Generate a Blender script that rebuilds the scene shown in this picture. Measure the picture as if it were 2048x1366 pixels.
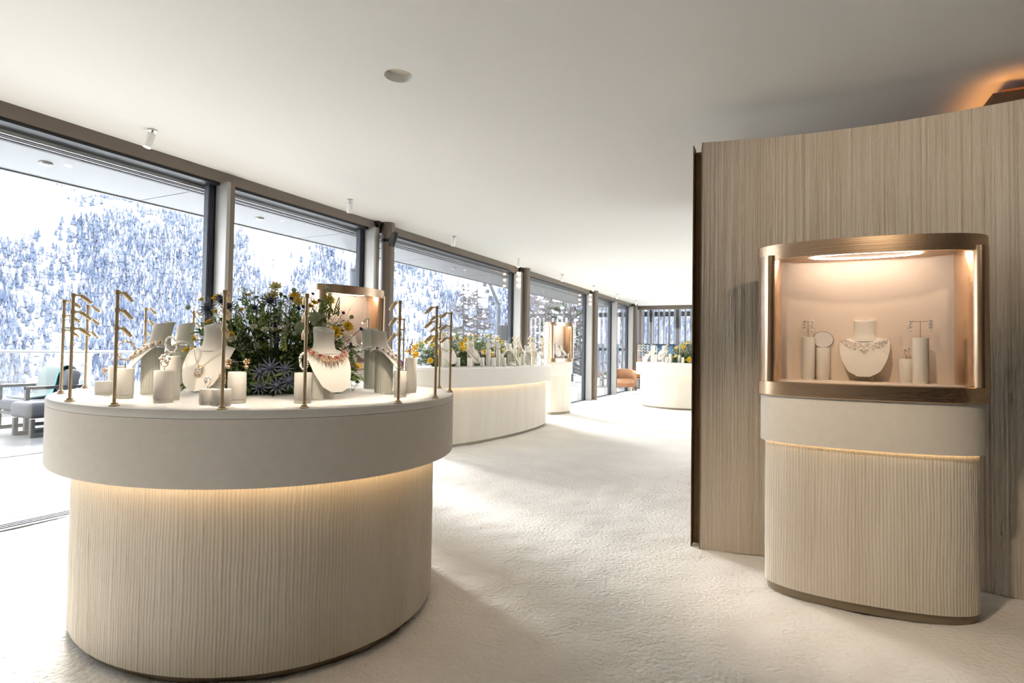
import bpy, bmesh, math, random
import numpy as np
from mathutils import Vector, Matrix

# ------------------------------------------------------------------ camera, sky, sun, exposure
for o in list(bpy.data.objects):
    bpy.data.objects.remove(o)
SC = bpy.context.scene
COL = SC.collection
# world frame: +y runs along the window front, +x into the room, z up; eye at (0, 0, 1.25)
FPX, EYE, CYP = 1128.52, 1.25, 672.218
PITCH, ROLL, YAW = math.radians(1.4752), math.radians(0.866), math.radians(26.262)
_h = Vector((-math.sin(YAW), math.cos(YAW), 0))
_rt = Vector((math.cos(YAW), math.sin(YAW), 0))
_fw = _h * math.cos(PITCH) + Vector((0, 0, 1)) * math.sin(PITCH)
_up = -_h * math.sin(PITCH) + Vector((0, 0, 1)) * math.cos(PITCH)
_c, _s = math.cos(ROLL), math.sin(ROLL)
_cr = _rt * _c + _up * _s
_cu = -_rt * _s + _up * _c
cam_data = bpy.data.cameras.new('camera')
cam = bpy.data.objects.new('camera', cam_data)
COL.objects.link(cam)
cam.matrix_world = Matrix(((_cr.x, _cu.x, -_fw.x, 0), (_cr.y, _cu.y, -_fw.y, 0), (_cr.z, _cu.z, -_fw.z, EYE), (0, 0, 0, 1)))
cam_data.sensor_fit = 'HORIZONTAL'
cam_data.sensor_width = 36.0
cam_data.lens = 36.0 * FPX / 2048.0
cam_data.shift_y = (CYP - 683.0) / 2048.0
cam_data.clip_start, cam_data.clip_end = 0.05, 6000
SC.camera = cam

wd = bpy.data.worlds.new('sky')
SC.world = wd
wd.use_nodes = True
nt = wd.node_tree
nt.nodes.clear()
bg = nt.nodes.new('ShaderNodeBackground')
bg.inputs['Color'].default_value = (0.90, 0.955, 1.0, 1)
bg.inputs['Strength'].default_value = 4.8
ow = nt.nodes.new('ShaderNodeOutputWorld')
nt.links.new(bg.outputs[0], ow.inputs[0])

sun_l = bpy.data.lights.new('sun', 'SUN')
sun_l.energy = 17.0
sun_l.color = (1.0, 0.985, 0.965)
sun_l.angle = math.radians(24.0)      # low sun veiled by thin cloud
sun = bpy.data.objects.new('sun', sun_l)
COL.objects.link(sun)
SUN_EL = math.radians(23.5)
sun.rotation_euler = Vector((0.83 * math.cos(SUN_EL), -0.557 * math.cos(SUN_EL), -math.sin(SUN_EL))).to_track_quat('-Z', 'Y').to_euler()

vs = SC.view_settings
vs.view_transform = 'Standard'
vs.look = 'None'
vs.exposure = 0.37
vs.gamma = 1.0
vs.use_curve_mapping = False

# light paths kept short enough for a bright interior
cy = SC.cycles
cy.max_bounces = 7
cy.diffuse_bounces = 4
cy.glossy_bounces = 3
cy.transmission_bounces = 2
cy.transparent_max_bounces = 8
cy.caustics_reflective = False
cy.caustics_refractive = False
cy.use_adaptive_sampling = True
cy.adaptive_threshold = 0.06
cy.adaptive_min_samples = 12

# ------------------------------------------------------------------ helpers
PI = math.pi
def ray(px, py):
    x, y = px - 1024.0, py - CYP
    return _rt * (_c * x + _s * y) - _up * (-_s * x + _c * y) + _fw * FPX
def onz(px, py, z):
    d = ray(px, py); t = (z - EYE) / d.z
    return Vector((d.x * t, d.y * t, z))
def onx(px, py, x):
    d = ray(px, py); t = x / d.x
    return Vector((x, d.y * t, EYE + d.z * t))
def project(p):
    q = Vector(p) - Vector((0, 0, EYE))
    X, Y, Z = q.dot(_rt), -q.dot(_up), q.dot(_fw)
    x, y = FPX * X / Z, FPX * Y / Z
    return 1024 + _c * x - _s * y, CYP + _s * x + _c * y, Z

class MB:
    """collects geometry of one mesh"""
    def __init__(self):
        self.v = []; self.f = []
    def add(self, vs, fs, M=None):
        o = len(self.v)
        if M is None:
            self.v.extend([tuple(p) for p in vs])
        else:
            self.v.extend([tuple(M @ Vector(p)) for p in vs])
        self.f.extend([tuple(i + o for i in f) for f in fs])
        return self
    def box(self, x0, x1, y0, y1, z0, z1, M=None):
        vs = [(x0, y0, z0), (x1, y0, z0), (x1, y1, z0), (x0, y1, z0), (x0, y0, z1), (x1, y0, z1), (x1, y1, z1), (x0, y1, z1)]
        fs = [(0, 3, 2, 1), (4, 5, 6, 7), (0, 1, 5, 4), (1, 2, 6, 5), (2, 3, 7, 6), (3, 0, 4, 7)]
        return self.add(vs, fs, M)
    def rbox(self, x0, x1, y0, y1, z0, z1, r, M=None, seg=3):
        """box with rounded vertical and horizontal edges (superellipsoid-like cushion)"""
        bm = bmesh.new()
        bmesh.ops.create_cube(bm, size=1)
        for v in bm.verts:
            v.co = Vector(((x0 + x1) / 2 + v.co.x * (x1 - x0), (y0 + y1) / 2 + v.co.y * (y1 - y0), (z0 + z1) / 2 + v.co.z * (z1 - z0)))
        bmesh.ops.bevel(bm, geom=list(bm.edges), offset=r, segments=seg, profile=0.5, affect='EDGES')
        bm.verts.index_update()
        self.add([v.co.copy() for v in bm.verts], [[v.index for v in f.verts] for f in bm.faces], M)
        bm.free()
        return self
    def tube(self, pts, r, n=8, caps=True, M=None):
        pts = [Vector(p) for p in pts]
        rs = r if isinstance(r, (list, tuple)) else [r] * len(pts)
        vs, fs = [], []
        ref = None
        for i, p in enumerate(pts):
            t = (pts[min(i + 1, len(pts) - 1)] - pts[max(i - 1, 0)]).normalized()
            if ref is None:
                a = Vector((0, 0, 1)) if abs(t.z) < 0.9 else Vector((1, 0, 0))
                ref = t.cross(a).normalized()
            else:
                ref = (ref - t * ref.dot(t)).normalized()
            b = t.cross(ref)
            for k in range(n):
                an = 2 * PI * k / n
                vs.append(p + (ref * math.cos(an) + b * math.sin(an)) * rs[i])
        for i in range(len(pts) - 1):
            for k in range(n):
                a, b_ = i * n + k, i * n + (k + 1) % n
                fs.append((a, b_, b_ + n, a + n))
        if caps:
            fs.append(tuple(range(n - 1, -1, -1)))
            fs.append(tuple((len(pts) - 1) * n + k for k in range(n)))
        return self.add(vs, fs, M)
    def lathe(self, prof, n=24, M=None, caps=True):
        vs, fs = [], []
        for r, z in prof:
            for k in range(n):
                a = 2 * PI * k / n
                vs.append((r * math.cos(a), r * math.sin(a), z))
        for i in range(len(prof) - 1):
            for k in range(n):
                a, b = i * n + k, i * n + (k + 1) % n
                fs.append((a, b, b + n, a + n))
        if caps:
            fs.append(tuple(range(n - 1, -1, -1)))
            fs.append(tuple((len(prof) - 1) * n + k for k in range(n)))
        return self.add(vs, fs, M)
    def ball(self, c, r, sub=1, sc=(1, 1, 1), M=None):
        V, F_ = ICO[sub]
        c = Vector(c)
        vs = [c + Vector((p[0] * r * sc[0], p[1] * r * sc[1], p[2] * r * sc[2])) for p in V]
        return self.add(vs, F_, M)
    def loop(self, rings, closed=True, capa=False, capb=False, M=None):
        """rings: list of equal-length vertex rings"""
        n = len(rings[0]); vs = [p for r in rings for p in r]; fs = []
        m = n if closed else n - 1
        for i in range(len(rings) - 1):
            for k in range(m):
                a, b = i * n + k, i * n + (k + 1) % n
                fs.append((a, b, b + n, a + n))
        if capa: fs.append(tuple(range(n - 1, -1, -1)))
        if capb: fs.append(tuple((len(rings) - 1) * n + k for k in range(n)))
        return self.add(vs, fs, M)
    def prism(self, outline, z0, z1, M=None):
        return self.loop([[(p[0], p[1], z0) for p in outline], [(p[0], p[1], z1) for p in outline]], True, True, True, M)
    def mesh(self, name, smooth=None):
        me = bpy.data.meshes.new(name)
        me.from_pydata(self.v, [], self.f)
        if smooth is not None:
            me.polygons.foreach_set('use_smooth', [True] * len(me.polygons))
            me.set_sharp_from_angle(angle=math.radians(smooth))
        me.update()
        return me
    def build(self, name, mat, parent=None, smooth=None, loc=None, rz=0):
        me = self.mesh(name, smooth)
        me.materials.append(mat)
        return link(name, me, parent, loc, rz)

def link(name, me, parent=None, loc=None, rz=0):
    o = bpy.data.objects.new(name, me)
    COL.objects.link(o)
    if parent is not None: o.parent = parent
    if loc is not None: o.location = loc
    if rz: o.rotation_euler = (0, 0, rz)
    return o

def _ico(sub):
    bm = bmesh.new(); bmesh.ops.create_icosphere(bm, subdivisions=sub, radius=1)
    bm.verts.index_update()
    r = ([tuple(v.co) for v in bm.verts], [tuple(v.index for v in f.verts) for f in bm.faces]); bm.free(); return r
ICO = {1: _ico(1), 2: _ico(2), 3: _ico(3)}
ICO[0] = ([(1, 0, 0), (-1, 0, 0), (0, 1, 0), (0, -1, 0), (0, 0, 1), (0, 0, -1)],
          [(0, 2, 4), (2, 1, 4), (1, 3, 4), (3, 0, 4), (2, 0, 5), (1, 2, 5), (3, 1, 5), (0, 3, 5)])

def tag(o, label=None, cat=None, group=None, kind=None):
    if label: o['label'] = label
    if cat: o['category'] = cat
    if group: o['group'] = group
    if kind: o['kind'] = kind
    return o
def thing(name, label, cat, loc=(0, 0, 0), rz=0, group=None):
    o = bpy.data.objects.new(name, None)
    COL.objects.link(o)
    o.empty_display_size = 0.05
    o.location = loc; o.rotation_euler = (0, 0, rz)
    return tag(o, label, cat, group)
KIDS = {}
def copy_tree(o, parent=None, lit=True):
    c = o.copy(); COL.objects.link(c); c.parent = parent
    for ch in o.children:
        if lit or ch.type != 'LIGHT': copy_tree(ch, c, lit)
    return c

# ------------------------------------------------------------------ materials
def mat(name, color, rough=0.6, metal=0.0, bump=None, var=None, emit=None, spec=0.5, sheen=0.0, trans=0.0, coat=0.0):
    """bump: (scale xyz, strength, detail); var: (scale xyz, other colour, amount)"""
    m = bpy.data.materials.new(name); m.use_nodes = True
    t = m.node_tree; p = t.nodes['Principled BSDF']
    p.inputs['Base Color'].default_value = (*color, 1)
    p.inputs['Roughness'].default_value = rough
    p.inputs['Metallic'].default_value = metal
    p.inputs['Specular IOR Level'].default_value = spec
    if sheen: p.inputs['Sheen Weight'].default_value = sheen
    if trans: p.inputs['Transmission Weight'].default_value = trans
    if coat: p.inputs['Coat Weight'].default_value = coat
    if emit:
        p.inputs['Emission Color'].default_value = (*emit[0], 1)
        p.inputs['Emission Strength'].default_value = emit[1]
    tc = None
    def coords(scale):
        tc = t.nodes.new('ShaderNodeTexCoord'); mp = t.nodes.new('ShaderNodeMapping')
        mp.inputs['Scale'].default_value = scale
        t.links.new(tc.outputs['Object'], mp.inputs['Vector']); return mp.outputs[0]
    if var:
        no = t.nodes.new('ShaderNodeTexNoise'); no.inputs['Scale'].default_value = 1.0; no.inputs['Detail'].default_value = 4
        t.links.new(coords(var[0]), no.inputs['Vector'])
        rp = t.nodes.new('ShaderNodeValToRGB'); rp.color_ramp.elements[0].position = 0.35; rp.color_ramp.elements[1].position = 0.65
        rp.color_ramp.elements[0].color = (*color, 1)
        rp.color_ramp.elements[1].color = tuple(color[i] * (1 - var[2]) + var[1][i] * var[2] for i in range(3)) + (1,)
        t.links.new(no.outputs['Fac'], rp.inputs['Fac']); t.links.new(rp.outputs['Color'], p.inputs['Base Color'])
    if bump:
        no = t.nodes.new('ShaderNodeTexNoise'); no.inputs['Scale'].default_value = 1.0
        no.inputs['Detail'].default_value = bump[2] if len(bump) > 2 else 3
        t.links.new(coords(bump[0]), no.inputs['Vector'])
        b = t.nodes.new('ShaderNodeBump'); b.inputs['Strength'].default_value = bump[1]; b.inputs['Distance'].default_value = bump[3] if len(bump) > 3 else 0.01
        t.links.new(no.outputs['Fac'], b.inputs['Height']); t.links.new(b.outputs['Normal'], p.inputs['Normal'])
    return m

def glass_mat(name, tint=(1, 1, 1), f0=0.04, grazing=0.8):
    """thin clear pane: see-through with a Schlick reflection that works from both sides"""
    m = bpy.data.materials.new(name); m.use_nodes = True
    t = m.node_tree; t.nodes.clear()
    tr = t.nodes.new('ShaderNodeBsdfTransparent'); tr.inputs['Color'].default_value = (*tint, 1)
    gl = t.nodes.new('ShaderNodeBsdfGlossy'); gl.inputs['Roughness'].default_value = 0.0
    lw = t.nodes.new('ShaderNodeLayerWeight'); lw.inputs['Blend'].default_value = 0.5
    pw = t.nodes.new('ShaderNodeMath'); pw.operation = 'POWER'; pw.inputs[1].default_value = 5.0
    ma = t.nodes.new('ShaderNodeMath'); ma.operation = 'MULTIPLY_ADD'; ma.inputs[1].default_value = grazing; ma.inputs[2].default_value = f0
    mx = t.nodes.new('ShaderNodeMixShader'); o = t.nodes.new('ShaderNodeOutputMaterial')
    t.links.new(lw.outputs['Facing'], pw.inputs[0]); t.links.new(pw.outputs[0], ma.inputs[0])
    t.links.new(ma.outputs[0], mx.inputs[0]); t.links.new(tr.outputs[0], mx.inputs[1]); t.links.new(gl.outputs[0], mx.inputs[2])
    t.links.new(mx.outputs[0], o.inputs['Surface'])
    return m

M = {}
M['carpet'] = mat('cream_plush_carpet', (0.80, 0.762, 0.71), 0.95, bump=((45, 45, 45), 0.9, 9, 0.014), var=((2.2, 2.2, 2.2), (0.86, 0.82, 0.76), 1.0), sheen=0.25, spec=0.1)
M['ceiling'] = mat('warm_white_plaster', (0.86, 0.855, 0.825), 0.85, bump=((60, 60, 60), 0.02), spec=0.2)
M['bronze'] = mat('bronze_lacquered_frame', (0.155, 0.125, 0.098), 0.42, 0.25, bump=((900, 900, 900), 0.02))
M['frame_grey'] = mat('silver_bronze_jamb', (0.34, 0.325, 0.30), 0.38, 0.55)
M['dark'] = mat('black_anodised_rail', (0.022, 0.023, 0.026), 0.45, 0.3)
M['gasket'] = mat('slate_rubber_gasket', (0.045, 0.052, 0.072), 0.5)
M['rail_alu'] = mat('pale_aluminium_track', (0.48, 0.49, 0.5), 0.4, 0.7)
M['glass'] = glass_mat('clear_window_glass', (0.985, 0.99, 0.99), 0.03, 0.6)
M['case_glass'] = glass_mat('clear_showcase_glass', (0.995, 0.99, 0.985), 0.012, 0.4)
M['plaster_rib'] = mat('combed_cream_plaster', (0.72, 0.65, 0.54), 0.85, bump=((160, 160, 34), 0.35, 6, 0.006), var=((5, 5, 0.6), (0.78, 0.72, 0.62), 1.0), spec=0.15)
M['plaster_wall'] = mat('combed_taupe_plaster', (0.64, 0.56, 0.455), 0.9, var=((30, 30, 0.7), (0.70, 0.62, 0.52), 1.0), spec=0.12)
M['suede'] = mat('cream_suede_skirt', (0.78, 0.735, 0.665), 0.95, bump=((320, 320, 320), 0.15, 2, 0.004), var=((30, 30, 30), (0.74, 0.69, 0.62), 0.6), sheen=0.15, spec=0.1)
M['suede_top'] = mat('ivory_suede_top', (0.84, 0.81, 0.77), 0.95, bump=((320, 320, 320), 0.12, 2, 0.004), spec=0.1)
M['prop'] = mat('ivory_leather_display', (0.82, 0.775, 0.70), 0.75, bump=((600, 600, 600), 0.04, 2, 0.002), spec=0.25)
M['prop_col'] = mat('sage_cream_fluted_stand', (0.72, 0.70, 0.60), 0.85, spec=0.2)
M['brass'] = mat('satin_brass', (0.66, 0.52, 0.33), 0.38, 0.75, bump=((300, 300, 300), 0.03))
M['plinth'] = mat('bronze_plinth', (0.30, 0.245, 0.175), 0.5, 0.6)
M['champagne'] = mat('brushed_champagne_bronze', (0.66, 0.48, 0.33), 0.27, 1.0, bump=((2, 2, 260), 0.06, 3, 0.004))
M['lining'] = mat('peach_fabric_lining', (0.88, 0.75, 0.63), 0.9, bump=((500, 500, 500), 0.1, 2, 0.003), spec=0.1)
M['led'] = mat('warm_led', (1, 0.9, 0.75), 0.5, emit=((1.0, 0.70, 0.38), 5.0))
M['led_white'] = mat('showcase_led', (1, 1, 1), 0.5, emit=((1.0, 0.85, 0.72), 52.0))
M['led_cove'] = mat('amber_cove_led', (1, 0.7, 0.4), 0.5, emit=((1.0, 0.42, 0.10), 6.0))
M['lamp_tip'] = mat('lit_spot_lens', (1, 0.95, 0.85), 0.4, emit=((1.0, 0.80, 0.55), 14.0))
M['white_metal'] = mat('white_lacquered_spot', (0.82, 0.81, 0.78), 0.4)
M['wood'] = mat('dark_walnut', (0.105, 0.052, 0.026), 0.5, bump=((4, 4, 60), 0.1), var=((3, 3, 40), (0.16, 0.08, 0.042), 1.0))
M['cream_wall'] = mat('cream_plaster_wall', (0.80, 0.77, 0.71), 0.9)
M['wood_wall'] = mat('brown_oak_panel', (0.22, 0.165, 0.12), 0.55, var=((3, 40, 3), (0.27, 0.19, 0.13), 1.0))
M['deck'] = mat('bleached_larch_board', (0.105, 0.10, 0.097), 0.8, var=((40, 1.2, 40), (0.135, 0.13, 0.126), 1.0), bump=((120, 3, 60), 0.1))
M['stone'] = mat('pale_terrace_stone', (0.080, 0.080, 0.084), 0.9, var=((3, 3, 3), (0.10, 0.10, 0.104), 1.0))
M['soffit'] = mat('pale_grey_soffit_panel', (0.13, 0.135, 0.145), 0.4, 0.0)
M['snow'] = mat('snow', (0.90, 0.92, 0.95), 0.8)
M['chair_frame'] = mat('charcoal_aluminium_frame', (0.030, 0.033, 0.04), 0.55)
M['chair_cush'] = mat('grey_outdoor_cushion', (0.075, 0.078, 0.092), 0.9, bump=((300, 300, 300), 0.1, 2, 0.003))
M['throw'] = mat('pale_mint_throw', (0.15, 0.175, 0.17), 0.95, bump=((150, 150, 150), 0.3, 3, 0.004))
M['throw_edge'] = mat('teal_throw_edge', (0.10, 0.26, 0.27), 0.95)
M['tan_leather'] = mat('tan_leather', (0.50, 0.265, 0.135), 0.6, var=((6, 6, 6), (0.56, 0.31, 0.17), 1.0))
M['steel'] = mat('polished_steel_leg', (0.5, 0.49, 0.47), 0.3, 0.9)
M['gold'] = mat('rose_gold', (0.86, 0.58, 0.36), 0.25, 1.0)
M['diamond'] = mat('diamond_facets', (0.92, 0.90, 0.89), 0.15, 0.2, spec=1.0)
M['pearl'] = mat('white_pearl', (0.86, 0.80, 0.74), 0.22, 0.0, coat=0.6)
M['ruby'] = mat('ruby_stone', (0.42, 0.012, 0.04), 0.12, 0.0, coat=0.8)
M['amethyst'] = mat('purple_stone', (0.20, 0.09, 0.26), 0.15, 0.0, coat=0.8)
M['rod'] = mat('dark_display_rod', (0.12, 0.10, 0.085), 0.4, 0.5)
M['leaf'] = mat('mid_green_leaf', (0.095, 0.165, 0.035), 0.55, var=((9, 9, 9), (0.20, 0.28, 0.07), 1.0), spec=0.35)
M['needle'] = mat('dark_fir_green', (0.035, 0.065, 0.028), 0.6, var=((7, 7, 7), (0.075, 0.115, 0.05), 1.0), spec=0.3)
M['lime'] = mat('lime_green_bud', (0.22, 0.31, 0.075), 0.6, var=((30, 30, 30), (0.33, 0.40, 0.14), 1.0))
M['stem'] = mat('green_stem', (0.12, 0.15, 0.045), 0.6)
M['twig'] = mat('pale_dry_sprig', (0.52, 0.49, 0.36), 0.8, var=((40, 40, 40), (0.68, 0.66, 0.55), 1.0))
M['yellow'] = mat('egg_yellow_petal', (0.86, 0.50, 0.012), 0.6, var=((60, 60, 60), (0.95, 0.66, 0.03), 1.0))
M['pale_yellow'] = mat('lemon_petal', (0.86, 0.78, 0.34), 0.6)
M['ivory_petal'] = mat('ivory_petal', (0.80, 0.78, 0.58), 0.6)
M['blue'] = mat('violet_blue_petal', (0.055, 0.055, 0.22), 0.6)
M['thistle'] = mat('slate_blue_thistle', (0.055, 0.062, 0.105), 0.65)
M['globe'] = mat('sage_green_globe', (0.46, 0.52, 0.33), 0.8)
M['black'] = mat('matt_black', (0.015, 0.015, 0.016), 0.5)

# ------------------------------------------------------------------ outlines
def oval(a, b, n=2.0, k=160, o=0.0):
    """points of a superellipse, counter-clockwise, evenly spaced by arc length, pushed outwards by o"""
    t = np.linspace(0, 2 * PI, 4001)
    c, s = np.cos(t), np.sin(t)
    x = np.sign(c) * np.abs(c) ** (2 / n) * (a + o); y = np.sign(s) * np.abs(s) ** (2 / n) * (b + o)
    L = np.concatenate([[0], np.cumsum(np.hypot(np.diff(x), np.diff(y)))])
    u = np.linspace(0, L[-1], k, endpoint=False)
    return np.stack([np.interp(u, L, x), np.interp(u, L, y)], 1)
def normals(P):
    d = np.roll(P, -1, 0) - np.roll(P, 1, 0)
    d /= np.linalg.norm(d, axis=1)[:, None]
    return np.stack([d[:, 1], -d[:, 0]], 1)
def ring3(P, z): return [(p[0], p[1], z) for p in P]
def band(mb, a, b, n, k, o0, o1, z0, z1):
    """closed oval ring with thickness o0..o1"""
    A, B = oval(a, b, n, k, o1), oval(a, b, n, k, o0)
    return mb.loop([ring3(B, z0), ring3(A, z0), ring3(A, z1), ring3(B, z1), ring3(B, z0)])
def fluted(a, b, n, z0, z1, pitch, amp, rows, seed, per=6):
    """combed-plaster oval drum: real vertical ribs that wander a little"""
    base = oval(a, b, n, 400)
    per_len = np.linalg.norm(np.roll(base, -1, 0) - base, axis=1).sum()
    ribs = max(20, int(per_len / pitch)); K = ribs * per
    P = oval(a, b, n, K); N = normals(P)
    rng = np.random.RandomState(seed)
    ph = np.arange(K) / per
    rib = np.floor(ph).astype(int)
    wid = rng.uniform(0.88, 1.12, ribs)
    zs = np.linspace(z0, z1, rows)
    rings = []
    wav = rng.uniform(0, 2 * PI, (6,)); frq = rng.uniform(3, 11, 6)
    blot = rng.normal(0, 1, (ribs, rows)); blot = np.clip(np.abs(blot) - 1.9, 0, 1)
    blot = (blot + np.roll(blot, 1, 1) + np.roll(blot, -1, 1)) / 2
    drift = rng.normal(0, 1, ribs)
    drift = np.convolve(np.concatenate([drift, drift]), np.ones(9) / 3, 'same')[:ribs]
    for j, z in enumerate(zs):
        sh = 0.18 * np.sin(frq[0] * z + wav[0] + drift[rib] * 1.5) + 0.1 * np.sin(frq[1] * z * 2 + wav[1] + ph * 0.11)
        q = ph + sh
        pr = np.abs(np.sin(PI * q)) ** 0.7
        off = amp * (pr * wid[rib] - 0.6) + amp * 1.2 * blot[rib, j] * rng.uniform(0.2, 1.0, K)
        off += amp * 0.2 * np.sin(frq[2] * z + drift[rib] * 4)
        R = P + N * off[:, None]
        rings.append(ring3(R, z))
    return MB().loop(rings)

# ------------------------------------------------------------------ the room
def struct(name, mb, m, label, parent=None, smooth=None, cat=None):
    o = mb.build(name, m, parent, smooth)
    if parent is None:
        tag(o, label, cat, kind='structure')
    return o
X_GL = -4.78; H_C = 2.85; Y0, Y1 = -4.5, 19.3; X1 = 5.6

# floor: carpet with a soft uneven pile
def carpet():
    xs = np.concatenate([np.linspace(-4.72, 2.0, 300), np.linspace(2.1, X1, 12)])
    ys = np.concatenate([np.linspace(Y0, 0.6, 14), np.linspace(0.7, 8.0, 330), np.linspace(8.1, Y1, 60)])
    XX, YY = np.meshgrid(xs, ys, indexing='ij')
    rng = np.random.RandomState(3)
    Z = np.zeros_like(XX)
    for i in range(14):
        f = rng.uniform(6, 40); an = rng.uniform(0, PI)
        Z += np.sin((XX * math.cos(an) + YY * math.sin(an)) * f + rng.uniform(0, 6)) * 0.02 / f
    W = rng.normal(0, 1, Z.shape); W = (W + np.roll(W, 1, 0) + np.roll(W, 1, 1) + np.roll(W, 2, 0)) / 4
    Z += W * 0.0013
    nx, ny = XX.shape
    V = np.stack([XX, YY, Z - 0.003], -1).reshape(-1, 3)
    idx = np.arange(nx * ny).reshape(nx, ny)
    Fc = np.stack([idx[:-1, :-1], idx[1:, :-1], idx[1:, 1:], idx[:-1, 1:]], -1).reshape(-1, 4)
    mb = MB(); mb.v = [tuple(p) for p in V]; mb.f = [tuple(q) for q in Fc]
    return mb
struct('floor', carpet(), M['carpet'], 'cream plush carpet covering the whole showroom floor', smooth=60, cat='floor')

# ceiling with the round hole of the recessed speaker
SPK = (-2.064, 2.627, 0.083)
def ceil_mesh():
    bm = bmesh.new()
    def loop(pts):
        vs = [bm.verts.new((x, y, H_C)) for x, y in pts]
        return [bm.edges.new((vs[i], vs[(i + 1) % len(vs)])) for i in range(len(vs))]
    e = loop([(-4.70, Y0), (X1, Y0), (X1, Y1), (-4.70, Y1)])
    e += loop([(SPK[0] + SPK[2] * math.cos(2 * PI * k / 48), SPK[1] + SPK[2] * math.sin(2 * PI * k / 48)) for k in range(48)])
    bmesh.ops.triangle_fill(bm, use_beauty=True, use_dissolve=False, edges=e)
    bm.verts.index_update()
    mb = MB(); mb.add([v.co.copy() for v in bm.verts], [[v.index for v in f.verts] for f in bm.faces]); bm.free()
    return mb
struct('ceiling', ceil_mesh(), M['ceiling'], 'smooth warm white plaster ceiling over the showroom', cat='ceiling')
r = SPK[2]
root = thing('ceiling_speaker', 'round recessed white speaker opening in the ceiling', 'speaker', (SPK[0], SPK[1], H_C))
MB().lathe([(r, 0), (r, 0.05), (r * 0.98, 0.055)], 48, caps=False).build('rim', M['ceiling'], root, smooth=30)
MB().lathe([(r * 0.97, 0.045), (r * 0.97, 0.052)], 48).build('grille', mat('beige_speaker_cloth', (0.66, 0.61, 0.52), 0.9), root, smooth=30)

# roof slab and closing walls that the picture does not show directly
struct('ceiling_slab', MB().box(-6.45, X1 + 0.3, Y0 - 0.3, Y1 + 0.5, 2.93, 3.25), M['soffit'], 'flat roof slab over room and terrace edge', cat='roof')
wr = thing('wall_right', 'brown wood panelled inner wall of the room with an added unseen glazed opening for fill light', 'wall'); wr['kind'] = 'structure'
MB().box(X1, X1 + 0.2, Y0, 7.0, 0, H_C + 0.1).build('panel', M['wood_wall'], wr)
MB().box(X1, X1 + 0.2, 15.0, Y1, 0, H_C + 0.1).build('panel', M['wood_wall'], wr)
MB().box(X1, X1 + 0.2, 7.0, 15.0, 2.7, H_C + 0.1).build('header', M['bronze'], wr)
MB().box(X1 + 0.09, X1 + 0.10, 7.0, 15.0, 0.0, 2.7).build('pane', M['glass'], wr)  # unseen opening added to bring fill daylight onto the islands
struct('wall_back', MB().box(-4.7, X1, Y0 - 0.2, Y0, 0, H_C + 0.1), M['wood_wall'], 'brown wood panelled wall behind the viewer', cat='wall')
struct('wall_shade_block', MB().box(-0.50, X1, 4.80, 6.6, 0, H_C + 0.02), M['wood'], 'unseen dark wood block added behind the curved plaster partition to shade the ceiling', cat='wall')  # added dark block, out of view, keeps the ceiling behind the partition dark

# curved combed-plaster partition on the right
WP = [(-0.512, 3.795), (-0.368, 3.828), (-0.29, 3.840), (-0.147, 3.872), (-0.045, 3.886), (0.161, 3.905), (0.356, 3.912), (0.533, 3.908), (0.698, 3.892), (0.907, 3.864), (1.105, 3.826), (1.35, 3.765), (1.65, 3.67), (2.0, 3.53), (2.4, 3.34), (2.8, 3.10), (3.4, 2.70), (4.2, 2.1), (5.0, 1.45), (5.58, 0.95)]
def resample(P, k):
    P = np.array(P, float); L = np.concatenate([[0], np.cumsum(np.linalg.norm(np.diff(P, axis=0), axis=1))])
    u = np.linspace(0, L[-1], k)
    # smooth with Catmull-Rom style cubic in both coordinates
    out = []
    for d in range(2):
        m = np.gradient(P[:, d], L)
        i = np.clip(np.searchsorted(L, u, 'right') - 1, 0, len(L) - 2)
        h = L[i + 1] - L[i]; s = (u - L[i]) / h
        out.append((2 * s**3 - 3 * s**2 + 1) * P[i, d] + (s**3 - 2 * s**2 + s) * h * m[i] + (-2 * s**3 + 3 * s**2) * P[i + 1, d] + (s**3 - s**2) * h * m[i + 1])
    return np.stack(out, 1)
def partition():
    K = 1300; R = 60
    P = resample(WP, K)
    d = np.gradient(P, axis=0); d /= np.linalg.norm(d, axis=1)[:, None]
    N = np.stack([d[:, 1], -d[:, 0]], 1)       # towards the viewer
    rng = np.random.RandomState(11)
    zs = np.linspace(0, 2.62, R)
    base = rng.normal(0, 1, K); base2 = rng.normal(0, 1, K); base3 = rng.normal(0, 1, K)
    rings = []
    for j, z in enumerate(zs):
        w = np.sin(z * 2.3) * base2 + np.cos(z * 3.1 + 1) * base3
        off = 0.0011 * base + 0.0009 * w + rng.normal(0, 0.0005, K)
        rings.append([(P[i, 0] + N[i, 0] * off[i], P[i, 1] + N[i, 1] * off[i], z) for i in range(K)])
    mb = MB().loop(rings, closed=False)
    B = P - N * 0.10
    bk = [[(p[0], p[1], 0) for p in B], [(p[0], p[1], 2.62) for p in B]]
    mb.loop([list(reversed(q)) for q in bk], closed=False)
    mb.loop([[(p[0], p[1], 2.62) for p in P], [(p[0], p[1], 2.62) for p in B]], closed=False)
    for e in (0, -1):
        mb.add([(P[e, 0], P[e, 1], 0), (B[e, 0], B[e, 1], 0), (B[e, 0], B[e, 1], 2.62), (P[e, 0], P[e, 1], 2.62)], [(0, 1, 2, 3)])
    return mb
pm = M['plaster_wall'].node_tree
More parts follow.
